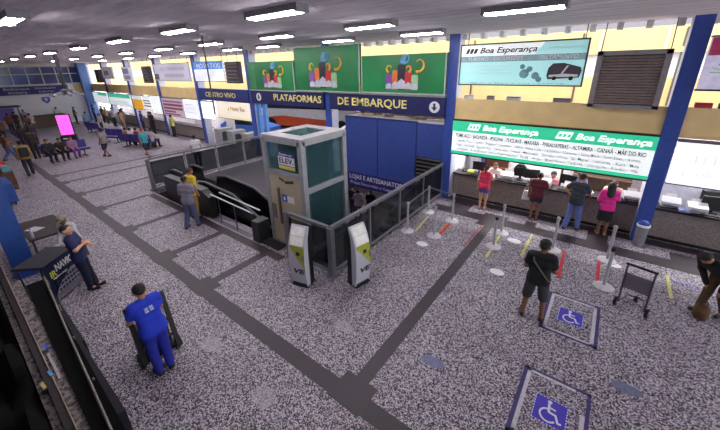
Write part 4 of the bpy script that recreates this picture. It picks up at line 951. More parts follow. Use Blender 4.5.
# ---- signs of the far bays
def flat_sign(name, x0, x1, z0, z1, y, c, label, emit=0, bands=(), cat='sign', txt=None, grp=None):
    t = thing(name, label, cat, (0, 0, 0), 0, grp)
    b = MB(); b.box((x0, y, z0), (x1, y+.1, z1)); obj('panel', b, mat(c, .5, vary=.05, emit=emit), t)
    b = MB(); b.box((x0-.03, y-.01, z1), (x1+.03, y+.11, z1+.03)); b.box((x0-.03, y-.01, z0-.03), (x1+.03, y+.11, z0)); obj('frame', b, DKGREY, t)
    rods(t, (x0+.1, x1-.1), y+.06, z1, 2.99 if z1 < 3 else 5.68)
    for (u0, u1, v0, v1, bc) in bands:
        b = MB(); b.box((x0+(x1-x0)*u0, y-.008, z0+(z1-z0)*v0), (x0+(x1-x0)*u1, y, z0+(z1-z0)*v1)); obj('print', b, mat(bc, .5, emit=emit*.8), t)
    if txt: text('lettering', txt[0], txt[1], mat(txt[2], .5), t, (x0+(x1-x0)*txt[3], y-.012, z0+(z1-z0)*txt[4]), width=txt[5])
    return t
WS = (238, 244, 246)
GRN = (80, 200, 160)
flat_sign('ticket_sign', -43.8, -39.2, 1.85, 2.85, 10.92, WS, 'white lit sign over the last ticket window by the end wall', .6, [(.45, 1, .72, 1, GRN)])
flat_sign('ticket_sign', -38.7, -33.4, 1.85, 2.85, 10.92, WS, 'white lit sign with green header over the third far ticket window', .6, [(0, 1, .68, 1, GRN), (.1, .9, .3, .36, (170, 190, 190)), (.1, .9, .15, .2, (170, 190, 190))])
flat_sign('ticket_sign', -32.9, -30.9, 1.75, 2.85, 10.92, (232, 170, 50), 'orange lit sign over the second far ticket window', .4, [(0, 1, .72, 1, WS)])
flat_sign('ticket_sign', -30.8, -29.2, 1.85, 2.85, 10.92, WS, 'white sign with dark bars over the second far ticket window', .5, [(.1, .95, .62, .7, (70, 66, 70)), (.1, .95, .42, .5, (70, 66, 70)), (.1, .95, .2, .3, (70, 66, 70))])
flat_sign('ticket_sign', -29.1, -27.7, 1.6, 2.95, 10.92, WS, 'blank white lit sign left of the nearest far column', .65)
flat_sign('ticket_sign', -27.2, -23.9, 1.6, 2.85, 10.92, (206, 186, 204), 'lilac sign full of red lettering over the nearest far window', .25, [(.05, .95, .78, .88, (150, 100, 120)), (.05, .95, .58, .7, (130, 60, 70)), (.05, .95, .38, .5, (140, 70, 80)), (.05, .6, .2, .3, (140, 80, 90)), (.05, .8, .06, .14, (150, 80, 90))])
flat_sign('ticket_sign', -23.8, -21.95, 1.6, 2.9, 10.92, WS, 'white notice sheet right of the lilac sign', .6, [(.1, .9, .7, .76, (190, 180, 200)), (.1, .9, .5, .55, (190, 180, 200)), (.1, .9, .3, .35, (190, 180, 200))])
flat_sign('hanging_notice', -21.4, -20.1, 1.75, 2.85, 10.92, WS, 'bright white hanging notice under the smaller lettered fascia', .75, cat='notice')
flat_sign('hanging_notice', -19.6, -16.2, 1.95, 2.95, 10.96, (246, 236, 214), 'cream hanging notice with brown lettering under the smaller fascia', .45, [(.0, 1, .0, .12, (240, 226, 180))], cat='notice', txt=('a Hotel Rio', .4, (140, 70, 50), .62, .6, 1.7))
flat_sign('hoarding', -21.4, -18.1, 4.1, 5.2, 10.88, (240, 246, 250), 'white hoarding with blue header above the smaller lettered fascia', .35, [(0, 1, .62, 1, (70, 140, 214)), (.05, .7, .3, .34, (190, 200, 220)), (.05, .7, .15, .19, (190, 200, 220))], 'hoarding', ('MOTO.TAXI', .4, (250, 250, 250), .52, .78, 2.6))  # part of this panel's brightness is added glow, as if backlit
flat_sign('hoarding', -27.2, -22.1, 4.1, 5.2, 10.88, (214, 212, 226), 'pale printed hoarding over the nearest far window', .1, [(.0, .12, .05, .4, (90, 86, 96)), (.2, .9, .6, .8, (190, 188, 210)), (.3, .85, .2, .4, (186, 184, 206))], 'hoarding')
flat_sign('hoarding', -38.6, -35.8, 4.2, 5.15, 10.88, (226, 224, 234), 'pale poster over the third far window', .1, [(.2, .6, .3, .7, (150, 130, 150))], 'hoarding')
flat_sign('hoarding', -32.7, -31.0, 4.05, 5.1, 10.6, (206, 204, 220), 'narrow patterned poster beside the middle far column', .1, [(.1, .8, .5, .9, (120, 116, 140)), (.2, .9, .1, .4, (130, 124, 150))], 'hoarding')
def louvre(x0, x1, z0, z1, y, label):
    t = thing('roller_vent', label, 'vent', (0, 0, 0)); b = MB(); b.box((x0, y, z0), (x1, y+.3, z1)); obj('box', b, mat((64, 56, 58)), t)
    b = MB(); n_ = 6
    for k_ in range(n_): b.cbox(((x0+x1)/2, y-.02, z0+(z1-z0)*(k_+.5)/n_), (x1-x0, .08, .05), 0, 0, .5)
    obj('slats', b, mat((112, 100, 102)), t)
    rods(t, (x0+.1, x1-.1), y+.15, z1, 5.68)
louvre(-17.9, -16.75, 4.0, 5.15, 10.9, 'dark slatted vent box right of the white and blue hoarding')
louvre(-29.2, -28.2, 3.9, 5.1, 10.8, 'dark vent box left of the nearest far column top')
louvre(-40.4, -39.4, 3.8, 5.0, 10.8, 'dark vent box above the last far ticket windows')
# ---- vehicles in the yard
def car(loc, rz, c, label, van=False, cat='car'):
    t = thing('van' if van else 'car', label, 'van' if van else 'car', loc, rz, 'vehicles outside in the yard')
    if van: prof = [(-2.3, .35), (2.3, .35), (2.35, .9), (2.1, 1.1), (1.5, 1.95), (-2.25, 2.05), (-2.35, .9)]
    else: prof = [(-2.1, .3), (2.1, .3), (2.15, .75), (1.1, .95), (.6, 1.45), (-1.1, 1.48), (-1.9, .98), (-2.15, .9)]
    b = MB(); b.xz(prof, -.85, .85); obj('body', b, mat(c, .3), t, bevel=.05)
    b = MB()
    z0, z1 = (1.2, 1.75) if van else (.95, 1.38)
    for s in (-.86, .84): b.xz([(-1.6, z0), (1.0 if not van else 1.7, z0), (.55 if not van else 1.4, z1), (-1.2, z1)], s, s+.02)
    obj('windows', b, mat((30, 36, 46), .1), t)
    for x in (-1.35, 1.35):
        for s in (-.8, .8):
            b = MB(); b.tube([(x, s-.1, .32), (x, s+.1, .32)], .32, 18); wl = obj('wheel', b, RUBBER, t)
            b = MB(); b.tube([(x, s-.11, .32), (x, s+.11, .32)], .17, 12); obj('hub', b, STEEL, wl)
car((-27.8, 17.0, 0), .1, (226, 228, 232), 'white van parked outside beyond the bright hanging notice', True)
car((-21.4, 14.4, 0), .25, (66, 110, 190), 'blue car parked outside below the cream hanging notice')
car((-32.5, 19.5, 0), .05, (60, 100, 180), 'blue van parked deeper in the yard', True)
car((-12.2, 17.2, 0), .2, (230, 230, 234), 'white car parked outside nearest the doorway')
car((-28.3, 14.6, 0), .1, (206, 206, 212), 'pale car parked outside at left of the doorway')
t = thing('bus', 'white and orange bus parked outside behind the lift', 'bus', (-19.2, 18.8, 0), math.radians(14))
b = MB(); b.xz([(-5, .4), (5, .4), (5.1, 1.2), (4.9, 3.2), (-5, 3.2)], -1.25, 1.25); obj('body', b, mat((236, 236, 238), .3), t, bevel=.12)
b = MB(); b.xz([(-5.02, .42), (5.0, .42), (5.0, .8), (-2, 1.2), (-5.02, .9)], -1.27, 1.27); obj('orange_band', b, mat((220, 90, 50), .4), t)
b = MB(); b.box((-4.6, -1.28, 1.75), (4.5, 1.28, 2.75)); obj('windows', b, mat((36, 36, 44), .1), t)
for x in (-3.2, 3.2):
    for s in (-1.15, 1.15):
        b = MB(); b.tube([(x, s-.15, .5), (x, s+.15, .5)], .5, 18); obj('wheel', b, RUBBER, t)
t = thing('fruit_cart', 'fruit cart with red and green produce outside behind the lift', 'cart', (-14.9, 13.0, 0))
b = MB(); b.box((-.9, -.5, .5), (.9, .5, .8)); obj('tray', b, mat((120, 80, 60)), t)
for i in range(6):
    b = MB(); b.lathe([(.0, 0), (.2, .06), (.26, .2), (.2, .36), (0, .42)], (-.7+.28*i, 0, .8), 12); obj('produce', b, mat([(190, 60, 50), (150, 170, 70), (200, 190, 80)][i % 3]), t, True)
for sx in (-.7, .7):
    b = MB(); b.tube([(sx, -.4, .25), (sx, -.34, .25)], .25, 14); b.tube([(sx, .34, .25), (sx, .4, .25)], .25, 14); obj('wheel', b, RUBBER, t)
b = MB(); b.bar((-.8, .4, .5), (-.8, .4, .25), .04, .04); b.bar((.8, .4, .5), (.8, .4, .25), .04, .04); obj('leg', b, DKGREY, t)
# gate boxes outside the doorway
for i, (x, lab) in enumerate(((-20.4, 'grey turnstile cabinet at the left of the doorway under the smaller fascia'), (-18.9, 'grey turnstile cabinet at the middle of the doorway under the smaller fascia'), (-17.3, 'grey turnstile cabinet at the right of the doorway under the smaller fascia'))):
    t = thing('turnstile', lab, 'turnstile', (x, 11.6, 0), 0, 'turnstiles at the doorway')
    b = MB(); b.box((-.3, -.5, 0), (.3, .5, 1.1)); obj('cabinet', b, mat((150, 150, 152), .4), t, bevel=.02)
    b = MB(); b.box((-.31, -.3, .3), (.31, .3, .9)); obj('dark_panel', b, mat((60, 62, 66)), t)
    b = MB(); b.tube([(.3, 0, .9), (.75, 0, .9)], .025, 8); b.tube([(.3, 0, .9), (.6, .2, .6)], .025, 8); obj('arm', b, STEEL, t)
t = thing('pillar_box', 'light blue steel posts under the navy fascia at left of the lift', 'post', (-15.3, 11.1, 0))
for x in (-.28, .28):
    b = MB(); b.box((x-.12, -.05, 0), (x+.12, .12, 3.0)); obj('post', b, mat((96, 150, 220), .5), t)

# white gate frame and pipes on the outer canopy wall
t = thing('wall_frame', 'white rectangular outline frame high on the outer canopy wall', 'frame', (0, 0, 0))
b = MB()
for (xa, xb, za, zb) in ((-.78, -.72, 5.0, 5.72), (.95, 1.01, 5.0, 5.72), (-.78, 1.01, 5.0, 5.06)): b.box((xa, 14.86, za), (xb, 14.9, zb))
obj('frame', b, WHITE, t)
for i, (x, lab) in enumerate(((-5.2, 'thin dark downpipe on the outer wall above the third green banner'), (-1.3, 'thin dark downpipe on the outer wall behind the hoarding'), (1.4, 'thin dark downpipe on the outer wall right of the slatted vent'))):
    b = MB(); b.tube([(x, 14.95, 0), (x, 14.95, 5.7)], .03, 6); tag(obj('downpipe', b, mat((90, 84, 80))), lab, 'pipe')
# ================================================================== PEOPLE
def snet(prims, h, k, cuts=()):
    lo = np.min([np.minimum(np.array(a)-r1, np.array(b_)-r2_) for a, b_, r1, r2_ in prims], 0)-2*h-.01
    hi = np.max([np.maximum(np.array(a)+r1, np.array(b_)+r2_) for a, b_, r1, r2_ in prims], 0)+2*h+.01
    n = np.ceil((hi-lo)/h).astype(int)+1
    ax = [lo[i]+h*np.arange(n[i]) for i in range(3)]
    F = np.full(n, 1.0)
    for a, b_, r1, r2_ in prims:
        a = np.array(a, float); b_ = np.array(b_, float); R = max(r1, r2_)+k+3*h
        s = []
        for i in range(3):
            i0 = max(0, int((min(a[i], b_[i])-R-lo[i])/h)); i1 = min(n[i], int((max(a[i], b_[i])+R-lo[i])/h)+2); s.append(slice(i0, i1))
        X = ax[0][s[0]][:, None, None]; Y = ax[1][s[1]][None, :, None]; Z = ax[2][s[2]][None, None, :]
        d = b_-a; L = max(1e-9, d @ d)
        t = np.clip(((X-a[0])*d[0]+(Y-a[1])*d[1]+(Z-a[2])*d[2])/L, 0, 1)
        D = np.sqrt((X-a[0]-t*d[0])**2+(Y-a[1]-t*d[1])**2+(Z-a[2]-t*d[2])**2)-(r1+t*(r2_-r1))
        G = F[s[0], s[1], s[2]]
        hh = np.maximum(k-np.abs(G-D), 0)/k
        F[s[0], s[1], s[2]] = np.minimum(G, D)-hh*hh*k*.25
    for fn in cuts:
        F = np.maximum(F, fn(ax[0][:, None, None], ax[1][None, :, None], ax[2][None, None, :]))
    F[0] = F[-1] = 1; F[:, 0] = F[:, -1] = 1; F[:, :, 0] = F[:, :, -1] = 1
    S = F < 0
    c = [(i, j, l) for i in (0, 1) for j in (0, 1) for l in (0, 1)]
    sub = lambda A, i, j, l: A[i:n[0]-1+i, j:n[1]-1+j, l:n[2]-1+l]
    cnt = sum(sub(S, *q).astype(int) for q in c)
    act = (cnt > 0) & (cnt < 8)
    idx = -np.ones(act.shape, int); I = np.argwhere(act); idx[act] = np.arange(len(I))
    P = np.zeros((len(I), 3)); W_ = np.zeros(len(I))
    for q0 in c:
        for axn in range(3):
            if q0[axn]: continue
            q1 = list(q0); q1[axn] = 1
            f0 = F[I[:, 0]+q0[0], I[:, 1]+q0[1], I[:, 2]+q0[2]]; f1 = F[I[:, 0]+q1[0], I[:, 1]+q1[1], I[:, 2]+q1[2]]
            m = (f0 < 0) != (f1 < 0)
            t = np.where(m, f0/np.where(m, f0-f1, 1), 0)
            p = np.tile(np.array(q0, float), (len(I), 1)); p[:, axn] += t
            P += p*m[:, None]; W_ += m
    V = lo+(I+P/W_[:, None])*h
    faces = []
    for axn in range(3):
        u, v = [(1, 2), (2, 0), (0, 1)][axn]
        sl0 = [slice(0, n[i]-(1 if i == axn else 0)) for i in range(3)]
        A = S; B = np.roll(S, -1, axn)
        e = (A != B); e[tuple(slice(-1, None) if i == axn else slice(None) for i in range(3))] = False
        E_ = np.argwhere(e)
        E_ = E_[(E_[:, u] > 0) & (E_[:, v] > 0)]
        du = np.zeros(3, int); du[u] = 1; dv = np.zeros(3, int); dv[v] = 1
        g = lambda Q: idx[Q[:, 0], Q[:, 1], Q[:, 2]]
        q = np.stack([g(E_-du-dv), g(E_-dv), g(E_), g(E_-du)], 1)
        fl = ~A[E_[:, 0], E_[:, 1], E_[:, 2]]
        q[fl] = q[fl][:, ::-1]
        faces.append(q)
    return V, np.concatenate(faces)
def np_obj(name, V, Fq, m, parent):
    me = bpy.data.meshes.new(name); me.from_pydata(V.tolist(), [], Fq.tolist()); me.materials.append(m)
    me.polygons.foreach_set('use_smooth', [True]*len(me.polygons)); me.update()
    o = bpy.data.objects.new(name, me); COL.objects.link(o); o.parent = parent; return o

SKIN = {'tan': (176, 122, 92), 'brown': (128, 84, 62), 'light': (202, 152, 122), 'dark': (84, 56, 44)}
ARMS = {  # elbow, wrist for the right arm (x mirrored for the left)
 'down': ((.225, -.03, 1.14), (.245, .05, .89)), 'bent': ((.23, .0, 1.15), (.11, .24, 1.14)), 'phone': ((.21, .08, 1.17), (.07, .24, 1.30)),
 'counter': ((.24, .15, 1.18), (.16, .38, 1.10)), 'push': ((.25, .10, 1.16), (.24, .34, 1.04)), 'hip': ((.36, -.08, 1.20), (.20, .06, 1.02)),
 'work': ((.225, .12, 1.16), (.20, .33, 1.05)),
 'cross': ((.225, .07, 1.17), (-.01, .19, 1.20)), 'cross2': ((.22, .07, 1.15), (.02, .23, 1.16)), 'lap': ((.22, .06, 1.15), (.12, .30, 1.02)), 'fwd': ((.22, .2, 1.28), (.2, .45, 1.3)), 'low': ((.21, .12, 1.12), (.12, .3, .86))}
LEGS = {'stand': (((.095, .02, .50), (.09, -.01, .09)),)*2, 'wide': (((.14, .03, .50), (.17, -.01, .09)),)*2,
        'walk': (((.10, .16, .52), (.10, .27, .10)), ((.10, .02, .50), (.10, -.27, .16))), 'step': (((.10, .08, .50), (.11, .13, .09)), ((.11, .02, .50), (.12, -.13, .10))),
        'cross': (((.08, .03, .5), (.03, .02, .09)), ((.12, .04, .5), (.10, .10, .09)))}
def person(label, x, y, face, h=1.70, legs='stand', arms=('down', 'down'), top=(90, 90, 90), sleeve='short', bottom='pants', bcol=(40, 42, 60), hair=(24, 20, 18), hairstyle='short', cap=None, skin='tan',
           res=.02, lean=0, head=(0, 0), z0=0, sit=None, wide=1.0, shoe=(30, 28, 30), group=None, detail=False, crouch=False, belt=True, logo=None):
    s = h/1.72
    t = thing('person', label, 'person', (x, y, z0), math.radians(face), group)
    lean_ = math.radians(lean); HZ = .93
    if sit is not None: HZ = sit+.10
    if crouch: HZ = .38
    def up(p):       # upper body: lean about the hips, then settle to the hip height
        px, py, pz = p; dz = pz-.93
        return np.array([px*s*(wide if pz > .8 else 1), (py*math.cos(lean_)+dz*math.sin(lean_))*s, (HZ-(-dz)*math.cos(lean_)+0*py - py*math.sin(lean_))*s])
    hp, hy = math.radians(head[0]), math.radians(head[1])
    def hd(p):       # head joint: pitch and yaw around the neck
        v = Vector((p[0], p[1], p[2]-1.49)); v = Matrix.Rotation(hy, 3, 'Z') @ Matrix.Rotation(-hp, 3, 'X') @ v
        return up((v.x/wide, v.y, v.z+1.49))
    S_ = {}
    L = []
    for sd in (1, -1):
        arm = arms[0] if sd == 1 else arms[1]
        e, w_ = ARMS[arm]
        sh = up((sd*.175, 0, 1.405)); el = up((sd*e[0], e[1], e[2])); wr = up((sd*w_[0], w_[1], w_[2]))
        dirn = (wr-el)/np.linalg.norm(wr-el)
        hand = wr+dirn*.075*s
        S_[sd] = (sh, el, wr, hand, dirn)
        hip = np.array([sd*.09*s*wide, 0, (HZ-.02)*s])
        if sit is not None or crouch:
            if crouch: kn = np.array([sd*.15*s, .34*s, .50*s]); an = np.array([sd*.13*s, .06*s, .09*s])
            else: kn = np.array([sd*.12*s, .43*s, (sit+.06)*s]); an = np.array([sd*.13*s, (.38+.06*sd)*s, .09*s])
        else:
            lg = LEGS[legs][0 if sd == 1 else 1]
            kn = np.array([sd*lg[0][0], lg[0][1], lg[0][2]])*s; an = np.array([sd*lg[1][0], lg[1][1], lg[1][2]])*s
        L.append((sd, hip, kn, an))
    c = s
    torso = [(up((-.11, 0, 1.40)), up((.11, 0, 1.40)), .072*c, .072*c), (up((-.10, .01, 1.27)), up((.10, .01, 1.27)), .098*c, .098*c), (up((-.075, .01, 1.12)), up((.075, .01, 1.12)), .098*c, .098*c),
             (up((-.08, 0, .98)), up((.08, 0, .98)), .105*c, .105*c)]
    body = list(torso)+[(up((0, -.01, 1.40)), hd((0, .0, 1.53)), .058*c, .050*c),
            (hd((0, -.018, 1.625)), hd((0, .012, 1.60)), .087*c, .080*c), (hd((0, .02, 1.58)), hd((0, .045, 1.535)), .066*c, .046*c)]
    if res <= .022:
        body += [(hd((0, .088, 1.605)), hd((0, .108, 1.575)), .010*c, .016*c), (hd((.084, -.01, 1.60)), hd((.088, -.015, 1.575)), .020*c, .014*c), (hd((-.084, -.01, 1.60)), hd((-.088, -.015, 1.575)), .020*c, .014*c)]
    for sd in (1, -1):
        sh, el, wr, hand, dn_ = S_[sd]
        body += [(sh, el, .056*c, .042*c), (el, wr, .042*c, .028*c), (wr, hand, .030*c, .036*c)]
    for sd, hip, kn, an in L:
        toe = an+np.array([sd*.02, .13, -.055])*s
        body += [(hip, kn, .088*c, .058*c), (kn, an, .056*c, .038*c), (an, toe, .040*c, .03*c)]
    V, Fq = snet(body, res, .035*c)
    # fingers, rooted in the palms
    if detail:
        vs = [V]; fs = [Fq]; off = len(V)
        for sd in (1, -1):
            sh, el, wr, hand, dn_ = S_[sd]
            side = np.cross(dn_, [0, 0, 1.0]); side = side/np.linalg.norm(side) if np.linalg.norm(side) > .1 else np.array([0, 1.0, 0])
            curl = np.cross(side, dn_); curl = curl if curl[2] < 0 else -curl
            segs = []
            for i, (u, ln) in enumerate(((-.026, .062), (-.009, .074), (.009, .07), (.025, .055))):
                p0 = hand+side*u*s; p1 = p0+(dn_*ln*.62+curl*.008)*s; p2 = p1+(dn_*ln*.45+curl*.03)*s; segs.append((p0, p1, p2, .0085))
            th = -1 if sd == 1 else 1
            p0 = wr+(dn_*.03+side*.025*th)*s; p1 = p0+(dn_*.03+side*.03*th)*s; p2 = p1+(dn_*.035+side*.008*th+curl*.01)*s; segs.append((p0, p1, p2, .010))
            for p0, p1, p2, r in segs:
                mb = MB(); mb.tube([p0, p1, p2, p2+(p2-p1)*.12], [r*s, r*s, r*.85*s, r*.3*s], 7)
                vs.append(np.array(mb.v)); q = []
                for f_ in mb.f:
                    if len(f_) == 4: q.append([i+off for i in f_])
                    else:
                        for i in range(1, len(f_)-1, 1): q.append([f_[0]+off, f_[i]+off, f_[i+1]+off, f_[i+1]+off])
                fs.append(np.array(q)); off += len(mb.v)
        V = np.concatenate(vs); FL = [list(dict.fromkeys(f_)) for A in fs for f_ in A.tolist()]
    else: FL = Fq.tolist()
    skm = mat(SKIN[skin], .55, vary=.05)
    me = bpy.data.meshes.new('body'); me.from_pydata(V.tolist(), [], FL); me.materials.append(skm); me.polygons.foreach_set('use_smooth', [True]*len(me.polygons)); me.update()
    bo = bpy.data.objects.new('body', me); COL.objects.link(bo); bo.parent = t
    g = .016*c
    # shirt
    sp = [(a, b_, r1+g, r2_+g) for a, b_, r1, r2_ in torso]+[(up((-.055, -.005, 1.43)), up((.055, -.005, 1.43)), .058*c, .058*c), (up((-.085, 0, .90)), up((.085, 0, .90)), .112*c+g*.6, .112*c+g*.6)]
    for sd in (1, -1):
        sh, el, wr, hand, dn_ = S_[sd]
        if sleeve == 'long': sp += [(sh, el, .060*c+g, .046*c+g), (el, wr, .046*c+g, .034*c+g*.8)]
        elif sleeve == 'short': sp += [(sh, sh+(el-sh)*.62, .060*c+g, .056*c+g)]
        else: sp += [(sh*.9+up((0, 0, 1.4))*.1, sh+(el-sh)*.08, .05*c, .045*c)]
    V2, F2 = snet(sp, res, .035*c)
    shm = mat(top, .8, vary=.08)
    so = np_obj('shirt' if sleeve != 'long' else 'jacket', V2, F2, shm, t)
    # lower clothing
    bm_ = mat(bcol, .8, vary=.08)
    pel = [(np.array([-.09*s*wide, 0, (HZ+.03)*s]), np.array([.09*s*wide, 0, (HZ+.03)*s]), .105*c+g*.4, .105*c+g*.4), (np.array([-.06*s, 0, (HZ-.06)*s]), np.array([.06*s, 0, (HZ-.06)*s]), .095*c+g*.4, .095*c+g*.4)]
    for sd, hip, kn, an in L:
        if bottom == 'pants': pel += [(hip, kn, .088*c+g, .062*c+g), (kn, an+np.array([0, 0, .01])*s, .062*c+g, .05*c+g)]
        elif bottom == 'shorts': pel += [(hip, hip+(kn-hip)*.98, .09*c+g, .078*c+g)]
        elif bottom == 'short_shorts': pel += [(hip, hip+(kn-hip)*.42, .09*c+g, .082*c+g)]
        elif bottom == 'skirt': pel += [(hip, hip+(kn-hip)*.85, .10*c+g, .095*c+g), (hip*np.array([.2, 1, 1]), (hip+(kn-hip)*.8)*np.array([.2, 1, 1]), .09*c+g, .09*c+g)]
    V3, F3 = snet(pel, res, .03*c)
    np_obj({'pants': 'trousers', 'shorts': 'shorts', 'short_shorts': 'shorts', 'skirt': 'skirt'}[bottom], V3, F3, bm_, t)
    # shoes
    for sd, hip, kn, an in L:
        zf = lambda X, Y, Z: -(Z-.004)+0*X+0*Y
        V4, F4 = snet([(an+np.array([0, -.035, -.045])*s, an+np.array([sd*.02, .145, -.055])*s, .046*c, .042*c)], min(res, .022), .02, (zf,))
        np_obj('shoe', V4, F4, mat(shoe, .6), t)
    # hair
    hc = hd((0, -.02, 1.632)); fz = hd((0, .09, 1.66)); 
    fdir = hd((0, 1, 1.6))-hd((0, 0, 1.6)); fdir /= np.linalg.norm(fdir); udir = hd((0, 0, 2.6))-hd((0, 0, 1.6)); udir /= np.linalg.norm(udir)
    p0 = hd((0, -.005, 1.605))
    cutv = udir*.75-fdir*.66
    hcut = lambda X, Y, Z: -((X-p0[0])*cutv[0]+(Y-p0[1])*cutv[1]+(Z-p0[2])*cutv[2])
    hr = [(hd((0, -.018, 1.64)), hd((0, .012, 1.634)), .094*c, .088*c), (hd((0, -.05, 1.60)), hd((0, -.04, 1.57)), .066*c, .055*c)]
    hm = mat(hair, .7, vary=.2, scale=40)
    rr = min(res, .02)
    if hairstyle == 'long': 
        V5, F5 = snet(hr+[(hd((0, -.055, 1.62)), up((0, -.10, 1.32)), .085*c, .06*c), (hd((.05, -.04, 1.58)), up((.05, -.09, 1.34)), .06*c, .05*c), (hd((-.05, -.04, 1.58)), up((-.05, -.09, 1.34)), .06*c, .05*c)], rr, .03, (hcut,) if False else (lambda X, Y, Z: np.maximum(((X-p0[0])*fdir[0]+(Y-p0[1])*fdir[1]+(Z-p0[2])*fdir[2])-.035-.8*np.maximum(((X-p0[0])*udir[0]+(Y-p0[1])*udir[1]+(Z-p0[2])*udir[2])-.02, -.02), -9),))
        np_obj('hair', V5, F5, hm, t)
    elif hairstyle == 'bun':
        V5, F5 = snet(hr+[(hd((0, -.12, 1.66)), hd((0, -.13, 1.65)), .045*c, .045*c)], rr, .02, (hcut,)); np_obj('hair', V5, F5, hm, t)
    elif hairstyle == 'ponytail':
        V5, F5 = snet(hr+[(hd((0, -.11, 1.64)), up((0, -.15, 1.38)), .038*c, .024*c)], rr, .02, (lambda X, Y, Z: -((X-p0[0])*cutv[0]+(Y-p0[1])*cutv[1]+(Z-p0[2])*cutv[2])-.06*(((Y-p0[1])*fdir[1]+(X-p0[0])*fdir[0]) < -.08),)); np_obj('hair', V5, F5, hm, t)
    else:
        V5, F5 = snet(hr, rr, .02, (hcut,)); np_obj('hair', V5, F5, hm, t)
    if cap:
        cp = hd((0, -.015, 1.645))
        V6, F6 = snet([(cp, hd((0, .02, 1.645)), .107*c, .10*c), (hd((0, .08, 1.645)), hd((0, .16, 1.63)), .05*c, .045*c)], rr, .015, (lambda X, Y, Z: -((X-cp[0])*udir[0]+(Y-cp[1])*udir[1]+(Z-cp[2])*udir[2])-.002, lambda X, Y, Z: np.minimum(((X-cp[0])*udir[0]+(Y-cp[1])*udir[1]+(Z-cp[2])*udir[2])-.018, ((X-cp[0])*fdir[0]+(Y-cp[1])*fdir[1]+(Z-cp[2])*fdir[2])-.09)))
        np_obj('cap', V6, F6, mat(cap, .7), t)
    if detail:
        for sx in (.032, -.032):
            e = hd((sx, .082, 1.612)); mb = MB(); mb.lathe([(.001, -.008*c), (.011*c, -.003), (.011*c, .003), (.001, .008*c)], e, 8); obj('eye', mb, mat((24, 20, 20), .3), t)
        e0 = hd((-.022, .084, 1.548)); e1 = hd((.022, .084, 1.548)); mb = MB(); mb.tube([e0, (e0+e1)/2+np.array([0, 0, -.003]), e1], .006*c, 6); obj('mouth', mb, mat((120, 62, 58), .5), t)
    if logo:
        # print following the back of the shirt
        cpt = up((.0, -.10, 1.31)); mb = MB()
        nrm = up((0, -1, 1.31))-up((0, 0, 1.31)); nrm /= np.linalg.norm(nrm); upv = up((0, 0, 2.3))-up((0, 0, 1.3)); upv /= np.linalg.norm(upv)
        for du, dv, a_, b_ in ((-.035, .02, .05, .03), (.035, .02, .05, .03), (-.035, -.025, .05, .03), (.04, -.025, .05, .03)):
            mb.prism([(du-a_/2, dv-b_/2), (du+a_/2, dv-b_/2), (du+a_/2, dv+b_/2), (du-a_/2, dv+b_/2)], lambda u, v: tuple(cpt+nrm*.028+np.array([u, 0, 0])+upv*v), lambda u, v: tuple(cpt+nrm*.0+np.array([u, 0, 0])+upv*v))
        obj('back_print', mb, mat(logo, .6), so)
    t['_j'] = 0; del t['_j']
    return t, S_, up, hd

N_ = .015
def seat(bx, by, rz, n, i):
    L_ = n*.56; x = -L_/2+.28+i*.56; a = math.radians(rz); y = .03
    return bx+x*math.cos(a)-y*math.sin(a), by+x*math.sin(a)+y*math.cos(a)
# --- people in the foreground
person('man in royal blue work clothes seen from behind pushing a black hand truck', -5.16, 1.20, 94, 1.68, 'stand', ('work', 'work'), (34, 58, 196), 'short', 'pants', (30, 38, 150), skin='tan', res=N_, lean=10, head=(14, -12), detail=True, wide=1.02, logo=(196, 206, 236), shoe=(20, 20, 22))
person('man in dark navy clothes leaning on the stall table with crossed arms', -8.86, 1.13, -25, 1.68, 'cross', ('cross', 'cross2'), (26, 32, 78), 'short', 'pants', (18, 22, 52), skin='light', res=N_, lean=-4, head=(-4, -8), detail=True, shoe=(16, 16, 18))
p, S_, up, hd = person('man in black T-shirt, dark shorts and cap standing beside an accessible bay', -.50, 6.10, 6, 1.70, 'wide', ('bent', 'bent'), (24, 24, 26), 'short', 'shorts', (58, 60, 60), cap=(30, 32, 36), skin='brown', res=N_, lean=2, head=(24, -16), detail=True, wide=1.04, shoe=(28, 24, 24))
mb = MB(); pts = [up((-.15, -.02, 1.46)), up((-.12, -.125, 1.34)), up((.02, -.145, 1.16)), up((.16, -.13, .98)), up((.2, .02, .93))]
mb.tube(pts, .014, 6); obj('bag_strap', mb, mat((92, 90, 86)), p)
person('woman in bright pink jacket and black skirt at the ticket counter', .42, 10.88, 8, 1.58, 'stand', ('counter', 'bent'), (222, 40, 140), 'long', 'skirt', (26, 26, 32), hairstyle='long', skin='brown', res=N_, lean=5, head=(8, 8), detail=True, wide=.98, shoe=(150, 120, 90))
person('man in dark T-shirt and blue jeans leaning on the ticket counter', -.32, 10.72, -22, 1.74, 'step', ('counter', 'hip'), (44, 50, 58), 'short', 'pants', (92, 108, 166), skin='tan', res=N_, lean=8, head=(10, -20), detail=True, wide=.94, shoe=(24, 24, 26))
person('woman in dark red top at the middle of the ticket counter', -1.36, 10.82, 4, 1.56, 'stand', ('counter', 'down'), (84, 20, 34), 'short', 'short_shorts', (30, 32, 58), hairstyle='bun', skin='brown', res=.018, lean=8, head=(14, 0), detail=True, wide=1.08, shoe=(110, 70, 50))
person('woman in red top and denim shorts at the ticket counter', -2.95, 10.72, 2, 1.58, 'stand', ('counter', 'down'), (206, 44, 84), 'none', 'short_shorts', (74, 82, 150), hair=(70, 40, 30), hairstyle='ponytail', skin='light', res=.018, lean=3, head=(6, 10), detail=True, shoe=(180, 140, 110))
